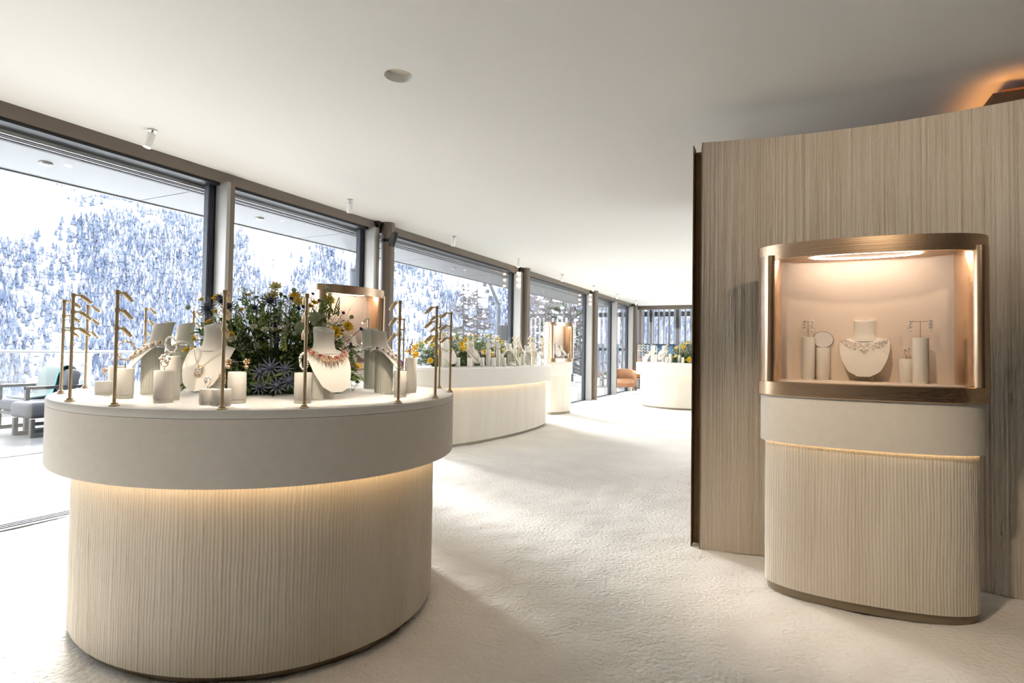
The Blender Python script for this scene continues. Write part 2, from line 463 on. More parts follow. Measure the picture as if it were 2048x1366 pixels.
# fine vertical combing of the partition as relief
def comb_bump(m, sx, sz, strength, dist):
    t = m.node_tree; p = t.nodes['Principled BSDF']
    tc = t.nodes.new('ShaderNodeTexCoord'); mp = t.nodes.new('ShaderNodeMapping'); mp.inputs['Scale'].default_value = (sx, sx, sz)
    t.links.new(tc.outputs['Object'], mp.inputs['Vector'])
    n1 = t.nodes.new('ShaderNodeTexNoise'); n1.inputs['Scale'].default_value = 1; n1.inputs['Detail'].default_value = 5
    n1.inputs['Roughness'].default_value = 0.65
    t.links.new(mp.outputs[0], n1.inputs['Vector'])
    b = t.nodes.new('ShaderNodeBump'); b.inputs['Strength'].default_value = strength; b.inputs['Distance'].default_value = dist
    t.links.new(n1.outputs['Fac'], b.inputs['Height']); t.links.new(b.outputs['Normal'], p.inputs['Normal'])
comb_bump(M['plaster_wall'], 130, 6.0, 0.9, 0.012)
wp = struct('wall_partition', partition(), M['plaster_wall'], 'curved taupe partition of vertically combed plaster behind the right showcase', cat='wall', smooth=70)
# bronze angle closing its free edge
ang = MB()
x0, y0 = WP[0]
ang.box(-0.578, -0.572, 3.835, 3.92, 0, 2.62).box(-0.578, -0.50, 3.916, 3.922, 0, 2.60).box(-0.518, -0.512, 3.80, 3.92, 0, 2.62)
ea = struct('trim_1', ang, mat('dark_bronze_edge', (0.20, 0.125, 0.065), 0.45, 0.7), 'bronze edge profile along the free end of the curved partition', cat='trim')

# wood bulkhead with amber cove light behind the partition
bh = thing('ceiling_bulkhead', 'dark walnut ceiling bulkhead with amber cove light above the curved partition', 'bulkhead', (1.03, 4.04, 0))
MB().box(0, 3.4, 0, 0.68, 2.40, 2.735).build('body', M['wood'], bh)
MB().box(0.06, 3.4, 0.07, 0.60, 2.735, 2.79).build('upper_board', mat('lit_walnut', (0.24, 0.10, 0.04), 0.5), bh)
MB().box(0.0, 3.4, 0.0, 0.012, 2.735, 2.752).build('lip', M['wood'], bh)
MB().box(0.0, 0.012, 0.012, 0.66, 2.735, 2.752).build('lip', M['wood'], bh)
MB().box(0.03, 3.3, 0.03, 0.05, 2.736, 2.742).box(0.03, 0.05, 0.05, 0.6, 2.736, 2.742).build('cove_strip', M['led_cove'], bh)

# ---- window front
struct('wall_left', MB().box(-4.86, -4.66, Y0, 0.2, 0, 2.752), M['wood_wall'], 'unseen wood panelled wall left of the viewer, added to block window light', cat='wall')  # unseen stretch walled up to cut window light near the viewer
YC = [1.52, 5.715, 9.90, 14.22, 18.50]
struct('trim_2', MB().box(-4.80, -4.675, Y0, Y1, 2.752, 2.90), M['bronze'], 'long bronze header beam above the window front', cat='beam')
hs = thing('trim_3', 'dark slotted sliding track under the header beam', 'track'); hs['kind'] = 'structure'
MB().box(-4.90, -4.70, Y0, Y1, 2.727, 2.752).build('slot', M['dark'], hs)
for k in range(4):
    MB().box(-4.90 - 0.05 * k, -4.882 - 0.05 * k, Y0, Y1, 2.70, 2.727 + 0.008 * k).build('rail', M['rail_alu'] if k % 2 == 0 else M['gasket'], hs)
MB().box(-5.10, -5.06, Y0, Y1, 2.70, 2.86).build('outer_fascia', M['soffit'], hs)
M['sill'] = mat('grey_sill_metal', (0.10, 0.105, 0.12), 0.5, 0.3)
fl = thing('trim_4', 'floor track of the sliding windows with dark grooves', 'track'); fl['kind'] = 'structure'
MB().box(-4.86, -4.70, Y0, Y1, -0.05, 0.004).build('sill', M['sill'], fl)
for k in range(3):
    MB().box(-4.752 - 0.04 * k, -4.742 - 0.04 * k, Y0, Y1, 0.0, 0.010).build('groove', M['gasket'], fl)

def upright(name, y, label):
    """window upright: gasket pack, deep pale jamb and bronze inner cap"""
    t = thing(name, label, 'window frame', (0, y, 0)); t['kind'] = 'structure'
    for k in range(4):
        MB().box(-4.84, -4.77 + 0.006 * k, -0.105 + 0.015 * k, -0.095 + 0.015 * k, 0, 2.73).build('gasket', M['gasket'] if k != 3 else M['dark'], t)
    MB().box(-4.80, -4.775, -0.11, -0.05, 0, 2.73).build('sash', M['gasket'], t)
    MB().box(-4.80, -4.60, -0.05, -0.01, 0, 2.752).build('jamb', M['frame_grey'], t)
    MB().box(-4.80, -4.598, -0.012, 0.03, 0, 2.752).build('cap', M['bronze'], t)
    return t
UP = [('window_1', 3.47, 'slim window upright between the first two big panes'),
      ('window_2', 5.50, 'window upright just before the first round column'),
      ('window_3', 9.72, 'window upright just before the second round column'),
      ('window_4', 14.02, 'window upright just before the third round column'),
      ('window_5', 16.35, 'dark window upright in the last bay of the window front'),
      ('window_6', 18.25, 'window upright just before the far corner column')]
for n_, y_, l_ in UP: upright(n_, y_, l_)
PN = [(0.2, 3.32), (3.50, 5.35), (5.80, 9.57), (9.98, 13.87), (14.30, 16.20), (16.40, 18.10)]
PL = ['largest window pane at the left edge', 'window pane between the slim upright and the first column', 'wide window pane behind the long oval island', 'window pane behind the third showcase',
      'window pane right of the third column', 'last window pane before the far corner']
for k, (a, b) in enumerate(PN):
    o = MB().box(-4.795, -4.785, a, b, 0.005, 2.73).build('window_%d' % (k + 8), M['glass'])
    tag(o, PL[k], 'window', kind='structure')
CL = ['round bronze column at the left outside the view', 'first round bronze column, carrying the black spotlight', 'second round bronze column behind the long island', 'third round bronze column beside the last bay', 'far corner round bronze column']
for k, y in enumerate(YC):
    if k == 0: continue
    o = MB().lathe([(0.084, 0), (0.084, H_C)], 40).build('column', M['bronze'], smooth=40, loc=(-4.605, y, 0))
    tag(o, CL[k], 'column', 'round columns along the window front', kind='structure')
    # black cable pole in front of each column
    t = thing('cable_pole', ['', 'black cable pole beside the first round column', 'black cable pole with three lit dots beside the second column', 'black cable pole with three lit dots beside the third column', 'black cable pole at the far corner column'][k], 'pole', (-4.655, y - 0.135, 0), 0, 'black cable poles')
    MB().lathe([(0.022, 0.02), (0.022, 2.80)], 16).lathe([(0.036, 2.80), (0.036, 2.85)], 16).build('pole', M['black'], t, smooth=40)
    MB().lathe([(0.03, 0.0), (0.03, 0.03)], 16).build('foot', M['steel'], t, smooth=40)
    if k in (2, 3):
        MB().box(-0.03, 0.045, -0.055, -0.02, 2.36, 2.80).build('lamp_bar', M['black'], t)
        for q in range(3):
            z = 2.72 - q * 0.115
            MB().lathe([(0.034, -0.075), (0.034, 0.0)], 16, Matrix.Translation((0.01, -0.055, z)) @ Matrix.Rotation(PI / 2, 4, 'X')).build('lamp_head', M['black'], t, smooth=40)
            MB().lathe([(0.026, 0.0), (0.026, 0.006)], 16, Matrix.Translation((0.01, -0.055 - 0.074, z)) @ Matrix.Rotation(PI / 2, 4, 'X') @ Matrix.Translation((0, 0, 0.0))).build('lens', M['lamp_tip'], t, smooth=40)
# black spotlight clamped on the first column
t = thing('clamp_spotlight', 'black clamped spotlight high on the first round column', 'spotlight', (-4.605, 5.715, 2.62))
MB().lathe([(0.089, -0.02), (0.089, 0.02)], 32).build('clamp', M['black'], t, smooth=40)
MB().tube([(0.06, -0.06, 0), (0.14, -0.10, 0.0)], 0.016, 10).build('arm', M['black'], t, smooth=40)
MB().lathe([(0.036, -0.09), (0.04, -0.08), (0.04, 0.07), (0.032, 0.09)], 20, Matrix.Translation((0.185, -0.12, -0.01)) @ Matrix.Rotation(0.55, 4, 'Y') @ Matrix.Rotation(0.2, 4, 'X')).build('head', M['black'], t, smooth=40)

# far end window wall
ew = thing('wall_end', 'glazed far end wall with bronze header', 'wall'); ew['kind'] = 'structure'
MB().box(-4.75, X1, Y1, Y1 + 0.12, 2.72, 2.92).build('header', M['bronze'], ew)
for x in (-4.62, -2.42, -0.2):
    MB().box(x - 0.05, x + 0.05, Y1 - 0.02, Y1 + 0.12, 0, 2.72).build('post', M['bronze'] if x < -4 else M['gasket'], ew)
MB().box(-4.75, X1, Y1, Y1 + 0.1, -0.02, 0.05).build('bottom_rail', M['gasket'], ew)
MB().box(-4.57, -2.47, Y1 + 0.04, Y1 + 0.05, 0.05, 2.72).build('pane', M['glass'], ew)
MB().box(-2.37, -0.25, Y1 + 0.04, Y1 + 0.05, 0.05, 2.72).build('pane', M['glass'], ew)
MB().box(-0.15, X1, Y1, Y1 + 0.1, 0.05, 2.72).build('infill', M['wood_wall'], ew)

# ceiling spots in one line beside the windows
LS = ['nearest the viewer, over the left end of the window row', 'second in the row, left of the first column', 'third in the row, right of the first column', 'fourth in the row, before the second column', 'fifth in the row, over the third showcase', 'sixth in the row, by the third column', 'seventh in the row, in the last bay', 'farthest in the row, at the corner']
AIM = [(0.10, -0.25), (0.30, 0.25), (0.25, 0.1), (0.0, -0.1), (-0.05, -0.1), (0.3, 0.3), (0.3, 0.1), (0.1, 0.1)]
for k in range(8):
    y = 2.53 + 2.1 * k
    t = thing('ceiling_spotlight', 'small white cylinder ceiling spotlight ' + LS[k], 'spotlight', (-4.25, y, H_C), 0, 'white ceiling spotlights in a row')
    MB().lathe([(0.03, -0.012), (0.03, 0.0)], 20).build('rose', M['steel'], t, smooth=40)
    R = Matrix.Translation((0, 0, -0.02)) @ Matrix.Rotation(AIM[k][0], 4, 'Y') @ Matrix.Rotation(AIM[k][1], 4, 'X')
    MB().lathe([(0.008, -0.02), (0.008, 0.01)], 10, R).build('joint', M['steel'], t, smooth=40)
    MB().lathe([(0.0, -0.012), (0.026, -0.012), (0.028, -0.015), (0.028, -0.125), (0.024, -0.125)], 24, R, caps=False).build('tube', M['white_metal'], t, smooth=40)
    MB().lathe([(0.024, -0.120), (0.024, -0.118)], 24, R).build('lens', M['lamp_tip'], t, smooth=40)

# added unseen warm fill spots above the viewer, same model, brightening right showcase and partition
def fill_spot(x, y, aim, power, label, size=1.1):
    t = thing('ceiling_spotlight', label, 'spotlight', (x, y, H_C), 0, 'added warm fill spotlights above the viewer')
    d = (Vector(aim) - Vector((x, y, H_C - 0.03))).normalized()
    R = Matrix.Translation((0, 0, -0.02)) @ (-d).to_track_quat('Z', 'Y').to_matrix().to_4x4()
    MB().lathe([(0.03, -0.012), (0.03, 0.0)], 20).build('rose', M['steel'], t, smooth=40)
    MB().lathe([(0.0, -0.012), (0.026, -0.012), (0.028, -0.015), (0.028, -0.125), (0.024, -0.125)], 24, R, caps=False).build('tube', M['white_metal'], t, smooth=40)
    MB().lathe([(0.024, -0.120), (0.024, -0.118)], 24, R).build('lens', M['lamp_tip'], t, smooth=40)
    L = bpy.data.lights.new('fill_beam', 'SPOT'); L.energy = power; L.color = (1.0, 0.80, 0.58); L.spot_size = size; L.spot_blend = 0.9; L.shadow_soft_size = 0.06
    o = bpy.data.objects.new('fill_beam', L); COL.objects.link(o); o.parent = t
    o.location = Vector((0, 0, -0.02)) + d * 0.14; o.rotation_euler = d.to_track_quat('-Z', 'Y').to_euler()
fill_spot(-0.35, 1.2, (0.2, 3.3, 0.45), 120, 'added warm fill spotlight above the viewer aimed at the foot of the right showcase', 0.8)
fill_spot(0.9, 1.0, (0.45, 3.9, 2.25), 90, 'added warm fill spotlight above the viewer aimed at the top of the partition', 0.85)

# ------------------------------------------------------------------ terrace
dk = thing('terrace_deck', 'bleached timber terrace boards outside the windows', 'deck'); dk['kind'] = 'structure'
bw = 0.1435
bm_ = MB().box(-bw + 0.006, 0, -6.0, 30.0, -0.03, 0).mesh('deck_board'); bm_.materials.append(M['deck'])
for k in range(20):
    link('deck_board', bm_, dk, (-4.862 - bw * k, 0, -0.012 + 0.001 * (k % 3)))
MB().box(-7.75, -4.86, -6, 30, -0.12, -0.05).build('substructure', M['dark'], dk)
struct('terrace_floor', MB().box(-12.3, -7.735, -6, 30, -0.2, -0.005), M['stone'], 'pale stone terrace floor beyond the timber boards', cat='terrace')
so = thing('terrace_soffit', 'pale grey panelled soffit over the terrace', 'soffit'); so['kind'] = 'structure'
ys = [3.735 + 2.252 * (k - 3) for k in range(11)]
sm_ = MB().box(-6.47, -5.34, 0.006, 2.246, 2.85, 2.87).mesh('soffit_panel'); sm_.materials.append(M['soffit'])
si_ = MB().box(-5.325, -5.10, 0.0, 2.252, 2.85, 2.87).mesh('inner_strip'); si_.materials.append(M['soffit'])
for y in ys[:-1]:
    link('soffit_panel', sm_, so, (0, y, 0)); link('inner_strip', si_, so, (0, y, 0))
MB().box(-6.50, -5.0, ys[0], ys[-1], 2.878, 2.93).build('backing', M['dark'], so)
MB().box(-6.53, -6.485, ys[0], ys[-1], 2.84, 3.22).build('edge_fascia', M['soffit'], so)
for k in range(6):
    t = thing('soffit_disc', 'small round soffit downlight, %s outside' % ['nearest in the first pane', 'second, behind the slim upright', 'third, behind the first column', 'fourth, over the wide pane', 'fifth', 'sixth'][k], 'downlight', (-5.93, 2.614 + 2.252 * k, 2.85), 0, 'round downlights in the terrace soffit')
    MB().lathe([(0.05, -0.012), (0.052, 0.0)], 24).build('disc', M['frame_grey'], t, smooth=40)
    MB().lathe([(0.03, -0.016), (0.03, -0.011)], 24).build('lens', M['white_metal'], t, smooth=40)

# railing
rl = thing('terrace_railing', 'frameless glass railing with pale handrail at the terrace edge', 'railing', (-12.1, 0, 0))
MB().tube([(0, -6, 1.105), (0, 30, 1.105)], 0.026, 12).build('handrail', M['rail_alu'], rl, smooth=40)
gp = MB().box(-0.008, 0.008, 0.01, 1.49, 0.03, 1.085).mesh('glass_panel'); gp.materials.append(M['glass'])
for k in range(24): link('glass_panel', gp, rl, (0, -6 + 1.5 * k, 0))
MB().box(-0.05, 0.05, -6, 30, -0.15, 0.05).build('base_shoe', M['rail_alu'], rl)

# outdoor lounge chair with a throw, and a seat in front of it
def sled(mb, x, y0, y1, h, w=0.05, arm=True):
    mb.box(x - w / 2, x + w / 2, y0, y0 + w, 0, h).box(x - w / 2, x + w / 2, y1 - w, y1, 0, h).box(x - w / 2, x + w / 2, y0 + w, y1 - w, 0, 0.045)
    if arm: mb.box(x - w / 2 - 0.01, x + w / 2 + 0.01, y0, y1 + 0.05, h - 0.045, h)
t = thing('outdoor_armchair', 'grey cushioned outdoor armchair with charcoal sled frame on the terrace', 'armchair', (-10.02, 4.12, 0))
for sx in (-0.39, 0.39):
    m_ = MB(); sled(m_, sx, -0.02, 0.70, 0.64); m_.build('side_frame', M['chair_frame'], t)
MB().box(-0.37, 0.37, 0.0, 0.05, 0.22, 0.27).build('seat_rail', M['chair_frame'], t)
MB().box(-0.37, 0.37, 0.64, 0.69, 0.22, 0.27).build('seat_rail', M['chair_frame'], t)
MB().rbox(-0.35, 0.35, -0.02, 0.66, 0.27, 0.44, 0.05).build('seat_cushion', M['chair_cush'], t, smooth=60)
MB().rbox(-0.35, 0.35, -0.09, 0.09, 0.0, 0.46, 0.07, Matrix.Translation((0, 0.52, 0.42)) @ Matrix.Rotation(-0.28, 4, 'X')).build('back_cushion', M['chair_cush'], t, smooth=60)
t = thing('throw_blanket', 'pale mint throw with teal border draped over the terrace armchair', 'blanket', (-10.02, 4.12, 0))
prof = [(0.10, 0.455), (0.24, 0.465), (0.385, 0.49), (0.44, 0.63), (0.485, 0.80), (0.54, 0.895), (0.62, 0.915), (0.70, 0.875), (0.735, 0.76), (0.75, 0.6)]
def strip(x0, x1, lift):
    P = resample(prof, 26); n_ = 9
    rings = []
    for i, (y, z) in enumerate(P):
        rings.append([(x0 + (x1 - x0) * q / n_ + 0.012 * math.sin(i * 0.7 + q), y, z + lift + 0.006 * math.sin(q * 1.9 + i)) for q in range(n_ + 1)])
    m_ = MB().loop(rings, closed=False)
    m_.loop([[(p[0], p[1] + 0.006, p[2] - 0.008) for p in reversed(r_)] for r_ in rings], closed=False)
    return m_
strip(-0.36, 0.14, 0.006).build('cloth', M['throw'], t, smooth=60)
strip(0.13, 0.17, 0.009).build('border', M['throw_edge'], t, smooth=60)
fr = MB()
for k in range(26):
    fr.tube([(-0.35 + 0.02 * k, 0.10, 0.462), (-0.352 + 0.02 * k, 0.062, 0.452)], 0.004, 4)
fr.build('fringe', M['throw'], t)
t = thing('outdoor_ottoman', 'grey cushioned low outdoor ottoman on a charcoal sled frame, half hidden by the near island', 'ottoman', (-9.25, 3.93, 0))
m_ = MB(); sled(m_, 0.22, -0.02, 0.80, 0.24, arm=False); m_.build('side_frame', M['chair_frame'], t)
m_ = MB(); sled(m_, -0.22, -0.02, 0.80, 0.24, arm=False); m_.build('side_frame', M['chair_frame'], t)
MB().rbox(-0.24, 0.25, -0.06, 0.80, 0.245, 0.46, 0.055).build('seat_cushion', M['chair_cush'], t, smooth=60)

# slender multi-spot masts on the terrace
M['mast'] = mat('grey_mast_metal', (0.07, 0.08, 0.095), 0.5, 0.2)
def mast(loc, flip, label):
    t = thing('spot_mast', label, 'lamp post', loc, 0, 'multi-spot masts on the terrace')
    MB().tube([(0, 0, 0), (0, 0, 3.0)], 0.085, 16).build('pole', M['mast'], t, smooth=40)
    e = Vector((0.25 * flip, 0.45 * flip, 3.95))
    MB().tube([(0, 0, 3.0), e], 0.07, 12).build('arm', M['mast'], t, smooth=40)
    MB().lathe([(0.08, 2.94), (0.08, 3.06)], 16).build('joint', M['chair_frame'], t, smooth=40)
    for k in range(4):
        p = Vector((0, 0, 3.0)).lerp(e, 0.2 + 0.24 * k)
        MB().lathe([(0.07, -0.14), (0.08, -0.13), (0.08, 0.0)], 14, Matrix.Translation(p + Vector((-0.10 if flip > 0 else -0.14, -0.04, -0.08))) @ Matrix.Rotation(0.25, 4, 'Y')).build('spot_head', M['mast'], t, smooth=40)
p_ = onx(704, 700, -9.0); mast((p_.x, p_.y, -0.005), 1, 'grey spot mast on the terrace seen left of the first column')
p_ = onx(996, 700, -10.0); mast((p_.x, p_.y, -0.005), -1, 'grey spot mast on the terrace seen left of the second column')
t = thing('outdoor_speaker', 'black box speaker on a thin stand on the terrace', 'speaker', tuple(onx(1010, 700, -9.0))[:2] + (-0.005,))
MB().rbox(-0.18, 0.18, -0.18, 0.18, 1.62, 2.14, 0.02).build('box', M['black'], t)
MB().lathe([(0.16, 0), (0.16, 0.02), (0.025, 0.03), (0.025, 1.62)], 16).build('stand', M['rail_alu'], t, smooth=40)

# slatted screen beyond the far end wall
sc = thing('slat_screen', 'row of vertical pale slats outside the far end wall', 'screen', (0, Y1 + 1.0, 0))
sl = MB().box(-0.03, 0.03, -0.06, 0.06, 0, 2.95).mesh('slat'); sl.materials.append(mat('weathered_slat', (0.22, 0.22, 0.225), 0.7))
for k in range(36): link('slat', sl, sc, (-6.6 + 0.185 * k, 0, 0))
MB().box(-6.7, 0.2, 0.06, 0.12, 2.55, 2.72).build('rail', M['gasket'], sc)
MB().box(-6.7, 0.2, 0.06, 0.12, 1.30, 1.40).build('rail', M['gasket'], sc)
for x in (-6.5, -4.55, -3.55, -2.3, -1.0):
    MB().box(x - 0.09, x + 0.09, 0.13, 0.3, 0, 2.95).build('post', M['gasket'], sc)

# ------------------------------------------------------------------ valley, mountain, forest
NOI = np.random.RandomState(5)
_ph = NOI.uniform(0, 6.28, (40,)); _fr = NOI.uniform(0.6, 1.6, (40,)); _an = NOI.uniform(0, 6.28, (40,))
def fbm(x, y, s, o=5, seed=0):
    z = 0
    for i in range(o):
        k = (i * 3 + seed * 7) % 40
        for j in range(3):
            q = (k + j) % 40
            f = s * (2.0 ** i) * _fr[q]
            z = z + np.sin((x * np.cos(_an[q]) + y * np.sin(_an[q])) * f + _ph[q] * (1 + seed)) * (0.55 ** i) / 3
    return z
def ground(x, y):
    r = np.hypot(x + 0.0, y) ; r = np.maximum(r, 1)
    near = -4 - 0.10 * np.clip(r - 14, 0, 300)
    t = np.clip(r - 520, 0, None)
    h = np.where(t < 720, t * 0.52, 374 - (t - 720) * 0.25)
    gull = fbm(x / 1000, y / 1000, 9, 5, 1) * np.clip(t / 400, 0, 1) * 55 + fbm(x / 1000, y / 1000, 28, 4, 2) * np.clip(t / 300, 0, 1) * 14
    side = np.clip(0.5 - x / r * 1.2, 0, 1) ** 0.5
    return near - 3 + (h + gull) * side
def mountain():
    na, nr = 420, 130
    az = np.linspace(-PI, PI, na)
    rr = np.concatenate([np.linspace(14, 500, 24), 505 + (np.linspace(0, 1, nr - 24) ** 1.2) * 1300])
    A, R = np.meshgrid(az, rr, indexing='ij')
    X, Y = -R * np.cos(A), R * np.sin(A)
    Z = ground(X, Y)
    V = np.stack([X, Y, Z], -1).reshape(-1, 3)
    idx = np.arange(na * nr).reshape(na, nr)
    Fc = np.stack([idx[:-1, :-1], idx[:-1, 1:], idx[1:, 1:], idx[1:, :-1]], -1).reshape(-1, 4)
    mb = MB(); mb.v = [tuple(p) for p in V]; mb.f = [tuple(q) for q in Fc]
    return mb
o = mountain().build('mountain_slope', M['snow'], smooth=80)
tag(o, 'snow covered mountain side filling the view through the windows', 'mountain', kind='structure')
def rock_mix(m):
    t = m.node_tree; p = t.nodes['Principled BSDF']
    tc = t.nodes.new('ShaderNodeTexCoord'); no = t.nodes.new('ShaderNodeTexNoise'); no.inputs['Scale'].default_value = 0.09; no.inputs['Detail'].default_value = 8
    t.links.new(tc.outputs['Object'], no.inputs['Vector'])
    rp = t.nodes.new('ShaderNodeValToRGB'); rp.color_ramp.elements[0].position = 0.60; rp.color_ramp.elements[1].position = 0.72
    rp.color_ramp.elements[0].color = (0.90, 0.92, 0.95, 1); rp.color_ramp.elements[1].color = (0.50, 0.54, 0.62, 1)
    t.links.new(no.outputs['Fac'], rp.inputs['Fac']); t.links.new(rp.outputs['Color'], p.inputs['Base Color'])
rock_mix(M['snow'])
# tree line, as a function of the bearing seen from the house (picture column -> row)
TLX = [-300, 0, 90, 180, 300, 400, 450, 500, 560, 610, 650, 700, 760, 800, 840, 880, 920, 980, 1060, 1150, 1300, 1500]
TLY = [500, 500, 470, 425, 420, 425, 430, 510, 575, 535, 480, 590, 600, 455, 500, 545, 590, 600, 540, 530, 560, 600]
def forest():
    rng = np.random.RandomState(21)
    N = 300000
    az = rng.uniform(math.radians(2), math.radians(92), N)
    r = 260 + (rng.uniform(0, 1, N) ** 0.72) * 1010
    x, y = -r * np.cos(az), r * np.sin(az)
    z = ground(x, y)
    q = np.stack([x, y, z - EYE], 1)
    rt, up, fw = np.array(_rt), np.array(_up), np.array(_fw)
    Z = q @ fw
    px = np.where(Z > 5, 1024 + FPX * (q @ rt) / np.maximum(Z, 5), -9999); py = np.where(Z > 5, CYP - FPX * (q @ up) / np.maximum(Z, 5), 9999)
    py = py + (px - 1024) * math.tan(ROLL)
    tl = np.interp(px, TLX, TLY)
    nz = fbm(x / 100, y / 100, 1.7, 4, 3)
    chute = fbm(az * 22 + r * 0.0016, r * 0.0007, 1.0, 4, 4)
    d = (py - tl) / 50.0 + nz * 0.75 + 0.15
    keep = rng.uniform(0, 1, N) < np.clip(d, 0.015, 1.0) * np.where(chute > 0.62, 0.12, 1.0)
    x, y, z = x[keep], y[keep], z[keep]
    n = len(x)
    H = rng.uniform(6, 12, n) * np.where(rng.uniform(0, 1, n) < 0.15, 1.35, 1.0)
    H = H * np.clip(r[keep] / 620.0, 0.55, 1.0)
    return x, y, z, H, rng
fx, fy, fz, fH, frng = forest()
def forest_mesh(sel, name, m, label):
    K = 6
    xs, ys, zs, hs = fx[sel], fy[sel], fz[sel], fH[sel]
    n = len(xs)
    an = np.arange(K) * 2 * PI / K
    rad = hs * frng.uniform(0.16, 0.24, n)
    V = np.zeros((n, 2 * K + 2, 3))
    for j, (zz, rr) in enumerate(((0.10, 1.0), (0.52, 0.62))):
        rot = frng.uniform(0, 1, n)
        rj = rad * rr
        for k in range(K):
            jit = frng.uniform(0.75, 1.2, n)
            V[:, j * K + k, 0] = xs + rj * jit * np.cos(an[k] + rot); V[:, j * K + k, 1] = ys + rj * jit * np.sin(an[k] + rot); V[:, j * K + k, 2] = zs + hs * zz
    V[:, 2 * K, 0] = xs; V[:, 2 * K, 1] = ys; V[:, 2 * K, 2] = zs + hs * 0.80
    V[:, 2 * K + 1, 0] = xs; V[:, 2 * K + 1, 1] = ys; V[:, 2 * K + 1, 2] = zs + hs
    tris = []
    for k in range(K):
        k2 = (k + 1) % K
        tris += [(k, k2, 2 * K), (K + k, K + k2, 2 * K + 1)]
    tris = np.array(tris)
    off = (np.arange(n) * (2 * K + 2))[:, None, None]
    T = (tris[None] + off).reshape(-1, 3)
    me = bpy.data.meshes.new(name)
    nv = n * (2 * K + 2)
    me.vertices.add(nv); me.vertices.foreach_set('co', V.reshape(-1))
    me.loops.add(T.size); me.loops.foreach_set('vertex_index', T.reshape(-1).astype(np.int32))
    me.polygons.add(len(T)); me.polygons.foreach_set('loop_start', np.arange(0, T.size, 3, dtype=np.int32)); me.polygons.foreach_set('loop_total', np.full(len(T), 3, dtype=np.int32))
    me.update(calc_edges=True); me.validate()
    me.materials.append(m)
    o = link(name, me)
    tag(o, label, 'forest', kind='stuff')
M['haze_fir'] = mat('haze_blue_fir', (0.085, 0.11, 0.17), 0.9, var=((0.05, 0.05, 0.05), (0.18, 0.205, 0.265), 1.0), spec=0.1)  # blue of distance haze and shade put into the base colour
M['haze_larch'] = mat('haze_tinted_lilac_larch', (0.20, 0.205, 0.265), 0.9, var=((0.05, 0.05, 0.05), (0.27, 0.28, 0.345), 1.0), spec=0.1)  # bluish haze tint mixed into the snow dusted larch grey
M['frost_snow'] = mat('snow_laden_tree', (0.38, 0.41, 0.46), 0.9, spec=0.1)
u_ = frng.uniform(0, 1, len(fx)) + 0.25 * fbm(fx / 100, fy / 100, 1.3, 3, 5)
forest_mesh(u_ < 0.55, 'fir_forest', M['haze_fir'], 'fir forest with blue haze tint in its colour on the mountain side')
forest_mesh((u_ >= 0.55) & (u_ < 0.85), 'larch_forest', M['haze_larch'], 'lilac grey snow dusted larches with haze tint in their colour among the firs on the mountain side')
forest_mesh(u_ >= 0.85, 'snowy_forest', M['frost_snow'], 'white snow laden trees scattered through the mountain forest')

# white apartment block in the valley
def far_block(px, py0, py1, w, dep, dist, label, seed):
    d = ray(px, 700); d = Vector((d.x, d.y, 0)).normalized() * dist
    t = thing('apartment_block', label, 'building', (d.x, d.y, -16))
    t.rotation_euler = (0, 0, math.atan2(d.y, d.x) + PI)
    top = EYE + (700 - py0) / FPX * dist + 16
    MB().box(-dep / 2, dep / 2, -w / 2, w / 2, 0, top).build('wall', mat('white_render_%d' % seed, (0.34, 0.34, 0.34), 0.8), t)
    MB().box(-dep / 2 - 0.5, dep / 2 + 0.5, -w / 2 - 0.5, w / 2 + 0.5, top, top + 0.8).build('roof', M['snow'], t)
    wm = MB().box(dep / 2 - 0.05, dep / 2 + 0.06, -0.8, 0.8, 0, 1.5).mesh('window'); wm.materials.append(mat('far_window_%d' % seed, (0.12, 0.14, 0.17), 0.3))
    n_ = int(w / 4.2)
    for fl_ in range(int(top / 3.4)):
        for k in range(n_):
            link('window', wm, t, (0, -w / 2 + (k + 0.5) * w / n_, 1.2 + fl_ * 3.4))
far_block(150, 718, 750, 11, 10, 290, 'white apartment block in the valley seen above the armchair', 1)
far_block(118, 727, 750, 6, 7, 285, 'lower white house beside the apartment block in the valley', 2)

